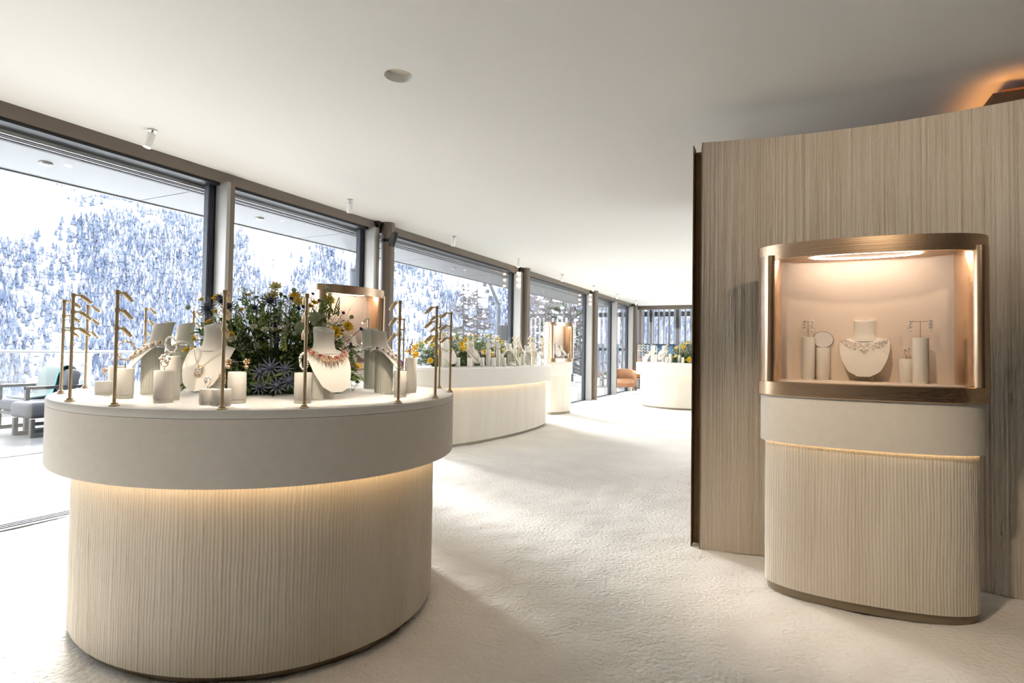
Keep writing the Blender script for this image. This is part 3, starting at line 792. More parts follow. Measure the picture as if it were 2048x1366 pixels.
# bare larches and a pine close to the house
def bare_tree(base, h, seed, label, crown=0.30, dens=70, group='bare larches close to the house', snow=0, th=1.0):
    rng = random.Random(seed)
    t = thing('larch_tree', label, 'tree', base, 0, group)
    MB().tube([(0, 0, 0), (0.05, 0.03, h * 0.5), (0.0, 0.0, h)], [h * 0.013, h * 0.008, 0.02], 7).build('trunk', M['bark'], t, smooth=60)
    br, tw, sn = MB(), MB(), MB()
    for k in range(dens):
        z = h * (0.16 + 0.82 * (k / dens) ** 0.9)
        L = h * crown * (1 - z / h) ** 0.75 * rng.uniform(0.6, 1.15) + 0.25
        a = rng.uniform(0, 2 * PI)
        d = Vector((math.cos(a), math.sin(a), 0))
        p0 = Vector((0, 0, z)); p1 = p0 + d * L * 0.5 + Vector((0, 0, -0.10 * L)); p2 = p0 + d * L + Vector((0, 0, 0.05 * L))
        br.tube([p0, p1, p2], [0.05 * th, 0.032 * th, 0.013 * th], 4, False)
        for q in range(int(8 + L * 7)):
            s = rng.uniform(0.2, 1.0)
            b = p0.lerp(p1, s * 2) if s < 0.5 else p1.lerp(p2, s * 2 - 1)
            e = b + Vector((rng.uniform(-1, 1), rng.uniform(-1, 1), rng.uniform(-0.9, 0.5))) * 0.55
            tw.tube([b, e], [0.019 * th, 0.009 * th], 3, False)
            if snow and rng.random() < snow:
                sn.ball(b, rng.uniform(0.08, 0.26), 1, (1.3, 1.3, 0.7))
    br.build('branches', M['bark'], t); o = tw.build('twigs', M['twig_tree'], t); o['kind'] = 'stuff'
    if snow and sn.v:
        o = sn.build('snow_clumps', M['snow'], t); o['kind'] = 'stuff'
M['bark'] = mat('grey_larch_bark', (0.065, 0.06, 0.06), 0.9)
M['twig_tree'] = mat('brown_larch_twig', (0.10, 0.085, 0.085), 0.9)
def tree_at(px, top_py, dist):
    d = ray(px, 690); h_ = Vector((d.x, d.y, 0)); h_ *= dist / h_.length
    g = float(ground(np.array([h_.x]), np.array([h_.y]))[0])
    top = EYE + (704 - top_py) / FPX * dist
    return (h_.x, h_.y, g), top - g
for k, (px, py, di, dn, sn_, lb) in enumerate([(925, 565, 62, 80, 0.02, 'tall bare larch through the wide pane, left of the two'), (953, 575, 66, 70, 0.02, 'bare larch through the wide pane, right of the two'),
        (884, 640, 75, 60, 0.01, 'small bare larch low behind the long island'), (1012, 640, 58, 60, 0.02, 'bare larch behind the second column'),
        (1078, 560, 44, 110, 0.035, 'snow dotted larch left behind the third showcase'), (1100, 570, 40, 120, 0.035, 'snow dotted larch straight behind the third showcase'), (1128, 555, 52, 100, 0.03, 'snow dotted larch right behind the third showcase'),
        (1060, 590, 60, 90, 0.03, 'snow dotted larch just right of the second column'), (1112, 600, 72, 120, 0.03, 'far larch between the others behind the third showcase'), (1088, 610, 80, 120, 0.03, 'farthest larch left behind the third showcase'), (1150, 600, 78, 120, 0.03, 'far larch at the right window upright')]):
    b_, h_ = tree_at(px, py, di)
    bare_tree(b_, h_, 40 + k, lb, 0.36 if k < 4 else 0.42, dn, snow=sn_, th=di / 30.0)
def pine(base, h, seed, label):
    rng = random.Random(seed)
    t = thing('pine_tree', label, 'tree', base)
    MB().tube([(0, 0, 0), (0.1, 0, h * 0.6), (0, 0, h)], [0.16, 0.11, 0.03], 8).build('trunk', M['bark'], t, smooth=60)
    nb = MB(); bb = MB()
    for k in range(34):
        z = h * (0.35 + 0.63 * k / 34); a = rng.uniform(0, 2 * PI); L = (h - z) * 0.40 + 0.7
        d = Vector((math.cos(a), math.sin(a), 0.35))
        e = Vector((0, 0, z)) + d * L
        bb.tube([(0, 0, z), e], [0.05, 0.015], 4, False)
        for q in range(46):
            b = Vector((0, 0, z)).lerp(e, rng.uniform(0.35, 1.0))
            v = Vector((rng.uniform(-1, 1), rng.uniform(-1, 1), rng.uniform(-0.2, 1))).normalized() * 0.28
            w = v.cross(Vector((0, 0, 1))).normalized() * 0.03
            nb.add([b - w, b + w, b + v], [(0, 1, 2)])
    bb.build('branches', M['bark'], t); o = nb.build('needles', mat('pine_needle', (0.035, 0.065, 0.022), 0.7), t); o['kind'] = 'stuff'
for k, (px, py, di) in enumerate([(1140, 590, 24), (1160, 655, 30)]):
    b_, h_ = tree_at(px, py, di)
    pine(b_, h_, 70 + k, ['green pine top above the third showcase', 'green pine beside the window upright of the third column'][k])

# ------------------------------------------------------------------ oval islands
def arc_panel(P, i0, i1, N, th, z0, z1):
    """solid curved panel over outline indices i0..i1"""
    K = len(P); ids = [i % K for i in range(i0, i1 + 1)]
    rings = []
    for i in ids:
        p, n = P[i], N[i]
        q = p - n * th
        rings.append([(p[0], p[1], z0), (p[0], p[1], z1), (q[0], q[1], z1), (q[0], q[1], z0)])
    return MB().loop(rings, True, True, True)
def island(label, loc, rz, a, b, seams, seed, pitch=0.0140, rows=26, zt=1.022, zb=0.744, led_o=0.05, over=0.10):
    t = thing('display_island', label, 'display table', (loc[0], loc[1], 0), rz, 'oval display islands')
    MB().prism(oval(a, b, 2, 160, -0.03), 0, 0.04).build('plinth', M['plinth'], t, smooth=40)
    fluted(a, b, 2, 0.035, zb + 0.10, pitch, 0.0030, rows, seed).build('fluted_drum', M['plaster_rib'], t, smooth=70)
    MB().prism(oval(a, b, 2, 160, -0.01), 0.036, 0.04).build('drum_floor', M['plaster_rib'], t)
    K = 480; P = oval(a, b, 2, K, over); N = normals(P)
    cuts = sorted(int(round(s * K)) % K for s in seams)
    for j, i0 in enumerate(cuts):
        i1 = cuts[(j + 1) % len(cuts)]
        if i1 <= i0: i1 += K
        arc_panel(P, i0, i1, N, 0.02, zb, zt - 0.0315).build('skirt_panel', M['suede'], t, smooth=40)
        # recessed joint behind each seam
        p, n = P[i0], N[i0]
    band(MB(), a, b, 2, 160, -0.05, over - 0.021, zb + 0.03, zb + 0.045).build('underside', M['suede'], t, smooth=40)
    band(MB(), a, b, 2, 160, led_o, led_o + 0.012, zb + 0.018, zb + 0.029).build('led_strip', M['led'], t, smooth=40)
    MB().loop([ring3(oval(a, b, 2, 200, over - 0.03), zt - 0.033), ring3(oval(a, b, 2, 200, over), zt - 0.030), ring3(oval(a, b, 2, 200, over + 0.001), zt - 0.006), ring3(oval(a, b, 2, 200, over - 0.004), zt)], True, True, True).build('table_top', M['suede_top'], t, smooth=50)
    return t
def seam_frac(cx, cy, rz, a, b, pxs, z, over=0.10):
    """fractions of the outline where given picture columns lie on the near side"""
    P = oval(a, b, 2, 480, over); out = []
    co, si = math.cos(rz), math.sin(rz)
    W = [(cx + p[0] * co - p[1] * si, cy + p[0] * si + p[1] * co) for p in P]
    N = normals(P)
    for px in pxs:
        best = None
        for i, w in enumerate(W):
            n = (N[i][0] * co - N[i][1] * si, N[i][0] * si + N[i][1] * co)
            if n[0] * w[0] + n[1] * w[1] > 0: continue
            e = abs(project((w[0], w[1], z))[0] - px)
            if best is None or e < best[0]: best = (e, i / 480.0)
        out.append(best[1])
    return out
ISL = {'A': (-2.473, 2.119, -0.376, 0.959, 0.816), 'B': (-4.06, 7.48, -0.075, 0.415, 1.70), 'C': (-2.287, 13.65, -0.162, 0.96, 0.816)}
cx, cy, rz, a, b = ISL['A']; s_ = seam_frac(cx, cy, rz, a, b, (155, 848), 0.9)
island('large oval display island nearest the viewer, cream skirt over combed plaster drum', (cx, cy), rz, a, b, s_ + [(s_[0] + 0.5) % 1, (s_[1] + 0.5) % 1], 1, led_o=0.055)
cx, cy, rz, a, b = ISL['B']; s_ = seam_frac(cx, cy, rz, a, b, (988,), 0.9)
island('long oval display island by the windows in the middle distance', (cx, cy), rz, a, b, s_ + [(s_[0] + 0.25) % 1, (s_[0] + 0.5) % 1, (s_[0] + 0.75) % 1], 2, 0.02, 10, zb=0.762, led_o=0.03)
cx, cy, rz, a, b = ISL['C']
island('farthest oval display island beside the curved partition edge', (cx, cy), rz, a, b, [0.1, 0.35, 0.6, 0.85], 3, 0.03, 6, led_o=0.03)

# ------------------------------------------------------------------ showcases
M['canopy'] = mat('bronze_tinted_canopy', (0.62, 0.45, 0.32), 0.5, 0.2)
M['side_led'] = mat('side_led_glow', (1, 0.9, 0.8), 0.5, emit=((1.0, 0.78, 0.58), 6.0))
def showcase(label, loc, rz, seed, pitch, rows, a=0.467, b=0.19, n=2.3):
    t = thing('showcase', label, 'showcase', (loc[0], loc[1], 0), rz, 'freestanding jewellery showcases')
    z = dict(b0=0.045, w=0.792, m0=1.035, m1=1.114, u0=1.752, u1=1.83)
    MB().prism(oval(a, b, n, 160, -0.012), 0, 0.05).build('plinth', M['plinth'], t, smooth=40)
    fluted(a, b, n, z['b0'], z['w'] + 0.06, pitch, 0.0030, rows, seed).build('fluted_drum', M['plaster_rib'], t, smooth=70)
    band(MB(), a, b, n, 200, -0.02, 0.022, z['w'] + 0.02, z['w'] + 0.03).build('underside', M['suede'], t)
    band(MB(), a, b, n, 200, 0.013, 0.024, z['w'], z['m0']).build('skirt', M['suede'], t, smooth=40)
    band(MB(), a, b, n, 200, 0.0055, 0.0095, z['w'] + 0.006, z['w'] + 0.012).build('led_strip', M['led'], t, smooth=40)
    o2 = 0.04
    def lid(z0, z1):
        r = 0.004
        return MB().loop([ring3(oval(a, b, n, 240, o2 - 0.05), z0), ring3(oval(a, b, n, 240, o2 - r), z0), ring3(oval(a, b, n, 240, o2), z0 + r), ring3(oval(a, b, n, 240, o2), z1 - r), ring3(oval(a, b, n, 240, o2 - r), z1), ring3(oval(a, b, n, 240, o2 - 0.05), z1)], True, True, True)
    lid(z['m0'], z['m1'] - 0.003).build('lower_band', M['champagne'], t, smooth=35)
    band(MB(), a, b, n, 240, o2 - 0.02, o2, z['u0'], z['u1'] - 0.004).build('upper_band', M['champagne'], t, smooth=35)
    MB().prism(oval(a, b, n, 240, o2 - 0.001), z['u1'] - 0.004, z['u1']).build('top_cover', M['champagne'], t, smooth=35)
    MB().prism(oval(a, b, n, 160, 0.008), z['m1'] - 0.006, z['m1']).build('deck', M['lining'], t, smooth=40)
    zc = z['u0'] + 0.022
    MB().prism(oval(a, b, n, 160, 0.022), zc, zc + 0.006).build('canopy_lining', M['canopy'], t, smooth=40)
    # elliptical light ring in the canopy
    band(MB(), a * 0.525, b * 0.46, 2.0, 120, -0.0016, 0.0016, zc - 0.004, zc + 0.001).build('led_ring', M['led_white'], t, smooth=40)
    # rounded end posts with a light strip hidden behind each
    for s in (-1, 1):
        P = [(s * (a + o2 - 0.004 - 0.058) + 0.058 * math.cos(q), 0.0 + 0.8 * b * math.sin(q)) for q in np.linspace(0, 2 * PI, 72, endpoint=False)]
        MB().prism(P, z['m1'] - 0.004, zc).build('end_post', M['champagne'], t, smooth=50)
        MB().box(s * (a - 0.063) - 0.003, s * (a - 0.063) + 0.003, b * 0.45, b * 0.45 + 0.006, z['m1'] + 0.002, zc - 0.004).build('side_led', M['side_led'], t)
    P = oval(a, b, n, 400, 0.006); idx = [i for i in range(400) if P[i][1] > 0.3 * b]
    Q = [P[i] for i in idx]
    rings = [[(p[0], p[1], z['m1'] - 0.002), (p[0], p[1], zc), (p[0] * 1.03, p[1] * 1.05, zc), (p[0] * 1.03, p[1] * 1.05, z['m1'] - 0.002)] for p in Q]
    MB().loop(rings, True, True, True).build('back_panel', M['lining'], t, smooth=50)
    idx = [i for i in range(400) if P[i][1] < -0.36 * b and abs(P[i][0]) < a - 0.04]
    Q = [P[i] for i in idx]
    rings = [[(p[0], p[1], z['m1'] - 0.002), (p[0], p[1], z['u0'] + 0.002), (p[0] * 0.99, p[1] * 0.985, z['u0'] + 0.002), (p[0] * 0.99, p[1] * 0.985, z['m1'] - 0.002)] for p in Q]
    MB().loop(rings, True, True, True).build('front_glass', M['case_glass'], t, smooth=50)
    return t
SHOW = {'D': (0.345, 3.431, 0.031), 'E': (-3.834, 4.172, 1.40), 'F': (-4.21, 10.70, 1.25)}
showcase('lit oval showcase with bronze frame in front of the curved partition', SHOW['D'][:2], SHOW['D'][2], 5, 0.0145, 24)
showcase('lit oval showcase behind the flowers of the near island', SHOW['E'][:2], SHOW['E'][2], 6, 0.02, 6, a=0.365, b=0.16)
showcase('lit oval showcase at the far end of the long island', SHOW['F'][:2], SHOW['F'][2], 7, 0.03, 6, a=0.335, b=0.16)

# ------------------------------------------------------------------ brass lamp poles
def make_pole(h=0.43, segs=14):
    t = thing('lamp_pole', 'x', 'lamp', group='brass lamp poles')
    MB().lathe([(0.0175, 0), (0.0175, 0.004), (0.012, 0.007), (0.011, 0.013), (0.0062, 0.015)], segs * 2).build('base', M['brass'], t, smooth=40)
    MB().lathe([(0.0060, 0.012), (0.0060, h)], segs).build('pole', M['brass'], t, smooth=40)
    for k in range(3):
        z = h - 0.006 - 0.067 * k
        MB().lathe([(0.0085, z - 0.008), (0.0085, z + 0.007)], segs).tube([(0.004, 0, z), (0.024, 0, z)], 0.0045, 8).ball((0.028, 0, z), 0.0072, 1).build('arm', M['brass'], t, smooth=40)
        R = Matrix.Translation((0.026, 0, z)) @ Matrix.Rotation(PI / 2 + 0.66, 4, 'Y')
        hd = MB().lathe([(0.005, 0.0), (0.0085, 0.004), (0.0088, 0.032), (0.0065, 0.034), (0.0062, 0.047)], segs, R).build('lamp_head', M['brass'], t, smooth=40)
        MB().lathe([(0.0052, 0.0468), (0.0052, 0.0478)], segs, R).build('lens', M['lamp_tip'], hd, smooth=40)
        if k == 1:
            L = bpy.data.lights.new('lamp_beam', 'SPOT'); L.energy = 2.6; L.color = (1.0, 0.86, 0.70); L.spot_size = 1.9; L.spot_blend = 0.8; L.shadow_soft_size = 0.012
            lo = bpy.data.objects.new('lamp_beam', L); COL.objects.link(lo); lo.parent = t
            d_ = Vector((math.cos(0.75), 0, -math.sin(0.75))); lo.location = Vector((0.026, 0, z)) + d_ * 0.055; lo.rotation_euler = Vector((0.55, 0, -0.83)).to_track_quat('-Z', 'Y').to_euler()
    return t
POLE = make_pole(); POLE_USED = [False]
def place_pole(p, aim, label, sc=1.0, group='brass lamp poles on the near island'):
    if not POLE_USED[0]: o = POLE; POLE_USED[0] = True
    else: o = copy_tree(POLE, None, 'near' in group)
    o.location = (p[0], p[1], p[2]); o.rotation_euler = (0, 0, math.atan2(aim[1] - p[1], aim[0] - p[0])); o.scale = (sc,) * 3
    tag(o, label, 'lamp', group)
ZT = 1.022
cA = ISL['A'][:2]
PA = [((122, 787), 'leftmost brass lamp pole on the near island, by the rounded left end'), ((139.3, 802.5), 'brass lamp pole second from left on the near island, close to the rim'), ((228, 812), 'brass lamp pole at front left of the near island, before the wreath bracelet'),
      ((170, 776.5), 'brass lamp pole at the left back of the near island, before the valley'), ((443.6, 819), 'brass lamp pole in front of the pendant bust on the near island'), ((608.5, 816.5), 'brass lamp pole just left of the ruby necklace bust'),
      ((796, 807), 'brass lamp pole at front right of the near island, before the tilted bust'), ((870.4, 797.5), 'thick looking brass lamp pole nearest the right end of the near island'), ((878, 776.5), 'brass lamp pole hidden half behind another at the right end of the near island'), ((899.6, 784.5), 'rightmost brass lamp pole on the near island'), ((734, 765), 'brass lamp pole at the back of the near island, before the lit showcase')]
for (px, py), lb in PA:
    p = onz(px, py, ZT); place_pole(p, cA, lb)
for (px, py), lb in [((292, 617), 'brass lamp pole behind the tilted pearl bust on the near island'), ((387.6, 623), 'brass lamp pole behind the left edge of the flowers on the near island'), ((808, 638), 'brass lamp pole at the right back of the near island, behind the tilted bust')]:
    p = onz(px, py, 1.449); place_pole((p.x, p.y, ZT), cA, lb)

# ------------------------------------------------------------------ necklace busts
def spline(P, k):
    return resample(P, k)
BY = [-0.088, -0.066, -0.03, 0.012, 0.05, 0.083, 0.105, 0.117, 0.122]
BZ = [0.172, 0.198, 0.214, 0.203, 0.166, 0.115, 0.064, 0.022, 0.0]
BW = [0.040, 0.078, 0.104, 0.114, 0.115, 0.108, 0.090, 0.064, 0.028]
_L = np.concatenate([[0], np.cumsum(np.hypot(np.diff(BY), np.diff(BZ)))]); _L /= _L[-1]
def _cub(A, v):
    A = np.array(A); m = np.gradient(A, _L); v = np.clip(v, 0, 1)
    i = min(max(int(np.searchsorted(_L, v, 'right')) - 1, 0), len(_L) - 2)
    h = _L[i + 1] - _L[i]; s = (v - _L[i]) / h
    return (2*s**3 - 3*s**2 + 1) * A[i] + (s**3 - 2*s**2 + s) * h * m[i] + (-2*s**3 + 3*s**2) * A[i+1] + (s**3 - s**2) * h * m[i+1]
def bust_pt(x, v, lift=0.0):
    y, z = _cub(BY, v), _cub(BZ, v)
    e = 0.01
    ty, tz = _cub(BY, min(v + e, 1)) - _cub(BY, max(v - e, 0)), _cub(BZ, min(v + e, 1)) - _cub(BZ, max(v - e, 0))
    l = math.hypot(ty, tz); ny, nz = -tz / l, ty / l
    if nz < -0.2 and ny < 0: ny, nz = -ny, -nz
    d = -1.7 * x * x + lift
    return Vector((x, y + ny * d, z + nz * d))
def bust_mesh(nv=40, nx=16):
    rings = []
    for v in np.linspace(0, 1, nv):
        w = _cub(BW, v)
        top = [bust_pt(w * math.sin(q), v, 0.0) for q in np.linspace(-PI / 2, PI / 2, nx)]
        bot = [bust_pt(w * math.sin(q), v, -0.016 * math.cos(q) - 0.001) for q in np.linspace(PI / 2, -PI / 2, nx)][1:-1]
        rings.append([tuple(p) for p in top + bot])
    mb = MB().loop(rings, True, True, True)
    # neck
    prof = [(0.070, 0.185), (0.064, 0.201), (0.0575, 0.213), (0.0545, 0.226), (0.0530, 0.245), (0.0530, 0.268), (0.0545, 0.292), (0.0560, 0.306), (0.0550, 0.3085), (0.0, 0.309)]
    rr = []
    for r, z in prof:
        rr.append([(r * math.cos(q), (-0.018 - 0.10 * (z - 0.18)) + 0.86 * r * math.sin(q), z - 0.012 * math.sin(q) * min(1, max(0, (z - 0.24) / 0.06))) for q in np.linspace(0, 2 * PI, 40, endpoint=False)])
    mb.loop(rr, True)
    return mb
BUST_ME = bust_mesh().mesh('bust_form', 55); BUST_ME.materials.append(M['prop'])
def stand_mesh(r, h, ribs=26):
    P = []
    for k in range(ribs * 4):
        a = 2 * PI * k / (ribs * 4)
        rr = r * (1 - 0.035 * (0.5 + 0.5 * math.cos(a * ribs)))
        P.append((rr * math.cos(a), rr * math.sin(a)))
    return MB().prism(P, 0, h)
STAND = {}
BUSTS = {}
def place_bust(key, p, face, label, sc=1.0, tip=0.03, tilt=0.0, group='necklace busts on the near island', side=False):
    """face = heading the bust looks to (radians, world)"""
    t = thing('necklace_bust', label, 'bust', (p[0], p[1], p[2]), face - PI / 2, group)
    f = link('form', BUST_ME, t)
    f.scale = (sc,) * 3; f.rotation_euler = (-tilt, 0, 0)
    f.location = (0, 0, tip)
    hs = round(tip + 0.178 * sc, 3)
    if hs not in STAND:
        m_ = stand_mesh(0.047 * min(1, sc + 0.1), hs).mesh('stand', 30); m_.materials.append(M['prop_col']); STAND[hs] = m_
    s = link('stand', STAND[hs], t, (0, -0.014 * sc, 0))
    BUSTS[key] = (t.location.copy(), t.rotation_euler.z, sc, tip, tilt)
    return t
def jewel_root(key, name, label, group=None):
    loc, rz, sc, tip, tilt = BUSTS[key]
    t = thing(name, label, 'necklace', loc, rz, group)
    X = Matrix.Translation((0, 0, tip)) @ Matrix.Rotation(-tilt, 4, 'X') @ Matrix.Scale(sc, 4)
    return t, X
def ncurve(th, xm, v0, v1, p=1.0):
    """th in -1..1 -> (x, v) of a collar line around the neck"""
    return xm * math.sin(th * PI / 2), v0 + (v1 - v0) * (math.cos(th * PI / 2) ** p)

def heading(p, c): return math.atan2(p[1] - c[1], p[0] - c[0])
def ptA(px, py): return onz(px, py, ZT)
pg = ptA(424, 793); place_bust('g', pg, math.radians(-70), 'cream bust with fine gold pendant chain at the left front of the flowers', 0.92, 0.038, 0.05)
pl = ptA(648, 797); place_bust('l', pl, math.radians(-14), 'cream bust with ruby leaf necklace at the right front of the flowers', 0.88, 0.040, 0.05)
pd = ptA(297, 787); place_bust('d', pd, math.radians(-117), 'tilted cream bust with pearl and gold collar, left on the near island', 0.92, 0.055, -0.10)
pd2 = ptA(352, 776); place_bust('d2', pd2, math.radians(-135), 'plain bust half hidden behind the pearl collar bust on the near island', 0.90, 0.07, -0.05)
pm_ = ptA(772, 785); place_bust('m', pm_, math.radians(30), 'tilted cream bust with coloured stone strand, right on the near island', 0.90, 0.050, -0.08)
pm2 = ptA(748, 776.5); place_bust('m2', pm2, math.radians(50), 'plain bust half hidden behind the coloured strand bust on the near island', 0.90, 0.06, -0.05)

# gold chain with sunburst pendant
t, X = jewel_root('g', 'pendant_necklace', 'fine gold chain with sunburst pendant on the left front bust')
ch = MB()
for k in range(74):
    th = -1 + 2 * k / 73.0
    x = 0.075 * th; v = 0.40 + 0.30 * (1 - abs(th)) ** 0.9
    ch.ball(bust_pt(x, v, 0.004), 0.0020, 0)
ch2 = MB().add(ch.v, ch.f, X); ch2.build('chain', M['gold'], t)
pc = bust_pt(0, 0.735, 0.006)
pe = MB()
for k in range(18):
    a = 2 * PI * k / 18
    q = bust_pt(0.020 * math.cos(a), 0.735 - 0.075 * math.sin(a), 0.007)
    pe.tube([pc.lerp(q, 0.4), q], 0.0016, 5).ball(q, 0.0032, 1)
MB().add(pe.v, pe.f, X).build('sunburst', M['gold'], t)
gm = MB()
for k in range(12):
    a = 2 * PI * k / 12
    gm.ball(bust_pt(0.0105 * math.cos(a), 0.735 - 0.04 * math.sin(a), 0.009), 0.0032, 1)
gm.ball(pc + Vector((0, 0.004, 0.002)), 0.006, 1)
MB().add(gm.v, gm.f, X).build('stones', M['diamond'], t)
# ruby leaf collar
t, X = jewel_root('l', 'ruby_necklace', 'ruby and diamond leaf collar on the right front bust')
gd, rb, lf = MB(), MB(), MB()
rng = random.Random(8)
for k in range(15):
    th = -0.95 + 1.9 * k / 14
    x, v = ncurve(th, 0.098, 0.30, 0.50)
    p = bust_pt(x, v, 0.010)
    if k % 2 == 0: rb.ball(p, 0.0105, 1, (1, 0.7, 1))
    else: gd.ball(p, 0.005, 1)
for k in range(260):
    th = rng.uniform(-1, 1)
    x, v = ncurve(th, 0.098, 0.30, 0.50)
    dx, dv = rng.uniform(-0.022, 0.022), rng.uniform(-0.03, 0.17 * (1 - 0.5 * abs(th)))
    p = bust_pt(x + dx * 0.3, v, 0.009); q = bust_pt(x + dx, v + dv, 0.012 + rng.uniform(0, 0.006))
    lf.tube([p, (p + q) / 2 + Vector((0, 0.002, 0.002)), q], [0.0014, 0.0022, 0.0006], 5)
    if k % 2 == 0: gd.ball(q, 0.0030, 0)
for mb_, nm, mm in ((rb, 'rubies', 'ruby'), (gd, 'diamonds', 'diamond'), (lf, 'gold_leaves', 'gold')):
    MB().add(mb_.v, mb_.f, X).build(nm, M[mm], t, smooth=50)
# pearl and gold collar
t, X = jewel_root('d', 'pearl_necklace', 'pearl and gold shell collar on the left tilted bust')
pe, gd = MB(), MB()
for k in range(27):
    th = -1 + 2 * k / 26
    x, v = ncurve(th, 0.105, 0.26, 0.66)
    p = bust_pt(x, v, 0.010)
    if k % 2: pe.ball(p, 0.0120, 2)
    else:
        for q in range(7):
            a = PI * q / 6
            gd.tube([p + Vector((0.003 * math.cos(a), -0.002, 0.003 * math.sin(a))), p + Vector((0.0150 * math.cos(a), 0.004, 0.0150 * math.sin(a) - 0.003))], [0.0024, 0.003], 5)
        gd.ball(p, 0.006, 1)
MB().add(pe.v, pe.f, X).build('pearls', M['pearl'], t, smooth=60)
MB().add(gd.v, gd.f, X).build('gold_shells', M['gold'], t, smooth=50)
# coloured stone strand
t, X = jewel_root('m', 'stone_necklace', 'strand of purple, rose and gold stones on the right tilted bust')
A_, B_, C_ = MB(), MB(), MB()
rng = random.Random(4)
for k in range(46):
    th = -1 + 2 * k / 45
    x, v = ncurve(th, 0.105, 0.24, 0.72)
    p = bust_pt(x + rng.uniform(-0.003, 0.003), v + rng.uniform(-0.01, 0.01), 0.008)
    (A_, B_, C_)[k % 3].ball(p, 0.0064 + 0.003 * (k % 5 == 0), 1)
for mb_, nm, mm in ((A_, 'purple_stones', 'amethyst'), (B_, 'diamonds', 'diamond'), (C_, 'gold_links', 'gold')):
    MB().add(mb_.v, mb_.f, X).build(nm, M[mm], t, smooth=50)

# ------------------------------------------------------------------ pedestals
PED = {}
def pedestal(p, r, h, label, group='cream cylinder pedestals on the near island', step=True):
    t = thing('jewel_pedestal', label, 'pedestal', tuple(p), 0, group)
    key = (round(r, 4), round(h, 3))
    if key not in PED:
        f = min(0.016, h * 0.2)
        b_ = MB().lathe([(r * 0.98, f), (r, f + 0.0015), (r, h - 0.003), (r - 0.0012, h - 0.0008), (r - 0.003, h), (0.0001, h)], 40).mesh('body', 40); b_.materials.append(M['prop'])
        g_ = MB().lathe([(r * 0.955, 0), (r * 0.955, f + 0.001)], 40).mesh('foot', 40); g_.materials.append(M['prop_col'])
        PED[key] = (b_, g_)
    link('body', PED[key][0], t); link('foot', PED[key][1], t)
    return t
def ped_px(px, py, wpx, top, label, z=ZT, group='cream cylinder pedestals on the near island'):
    """pedestal whose front foot edge is seen at (px, py), wpx wide, top edge at row top"""
    f = onz(px, py, z); d = Vector((f.x, f.y, f.z - EYE)).dot(_fw)
    r = wpx / 2 * d / FPX; dirv = Vector((f.x, f.y, 0)).normalized()
    h = (py - top) * d / FPX
    c = Vector((f.x, f.y, z)) + dirv * r
    pedestal(c, r, h, label, group)
    return Vector((c.x, c.y, z + h))
T = {}
T['a'] = ped_px(208, 790, 33, 763, 'lowest wide pedestal at the left of the near island, holding a small flower ring')
T['b'] = ped_px(233, 786, 30, 732, 'pedestal half hidden behind the wreath bracelet pedestal')
T['c'] = ped_px(248.5, 798, 32, 737, 'pedestal with the gold wreath bracelet, second brass pole before it')
T['e'] = ped_px(326.6, 807, 36, 741, 'pedestal with a shell ring in front of the pearl bust')
T['f'] = ped_px(339, 801, 35.5, 712.5, 'taller pedestal with a pave bangle in front of the pearl bust')
T['h'] = ped_px(414, 811, 29, 778, 'small low pedestal with a solitaire ring below the pendant bust')
T['i'] = ped_px(443, 813.5, 36, 779, 'low pedestal behind the front brass pole, holding a small bangle')
T['j'] = ped_px(473, 808, 35, 744, 'pedestal with flower earrings right of the pendant bust')
T['k'] = ped_px(605, 808, 33.5, 745.5, 'pedestal with a pave bangle left of the ruby bust')
T['n'] = ped_px(799.5, 795, 26, 742, 'pedestal with a ring before the right tilted bust')
T['o'] = ped_px(821, 786, 24, 716, 'rightmost pedestal on the near island with a feather earring')

def jthing(name, label, cat, p): return thing(name, label, cat, tuple(p))
def view_rot(p): return math.atan2(p[1], p[0]) + PI / 2   # local -y faces the viewer
def ring_on_rod(p, rod, label, scale=1.0, stones='diamond', metal='gold', seed=0):
    t = jthing('jewel_ring', label, 'ring', p); t.rotation_euler = (0, 0, view_rot(p))
    MB().tube([(0, 0, 0), (0, 0, rod)], 0.0013, 6).build('rod', M['rod'], t)
    s = scale
    MB().tube([(0.008 * s * math.cos(q), 0, rod + 0.008 * s + 0.008 * s * math.sin(q)) for q in np.linspace(0, 2 * PI, 20)], 0.0013 * s, 6, False).build('band', M[metal], t, smooth=50)
    rg = random.Random(seed); m_ = MB(); g_ = MB()
    for k in range(16):
        q = Vector((rg.gauss(0, 1), rg.gauss(0, 0.6), rg.gauss(0.3, 0.8))).normalized() * 0.011 * s
        m_.ball(Vector((0, 0, rod + 0.021 * s)) + q, 0.0042 * s, 1)
        if k % 2: g_.tube([(0, 0, rod + 0.016 * s), Vector((0, 0, rod + 0.021 * s)) + q * 1.35], [0.001, 0.0018 * s], 5)
    m_.build('stones', M[stones], t, smooth=50); g_.build('setting', M[metal], t, smooth=50)
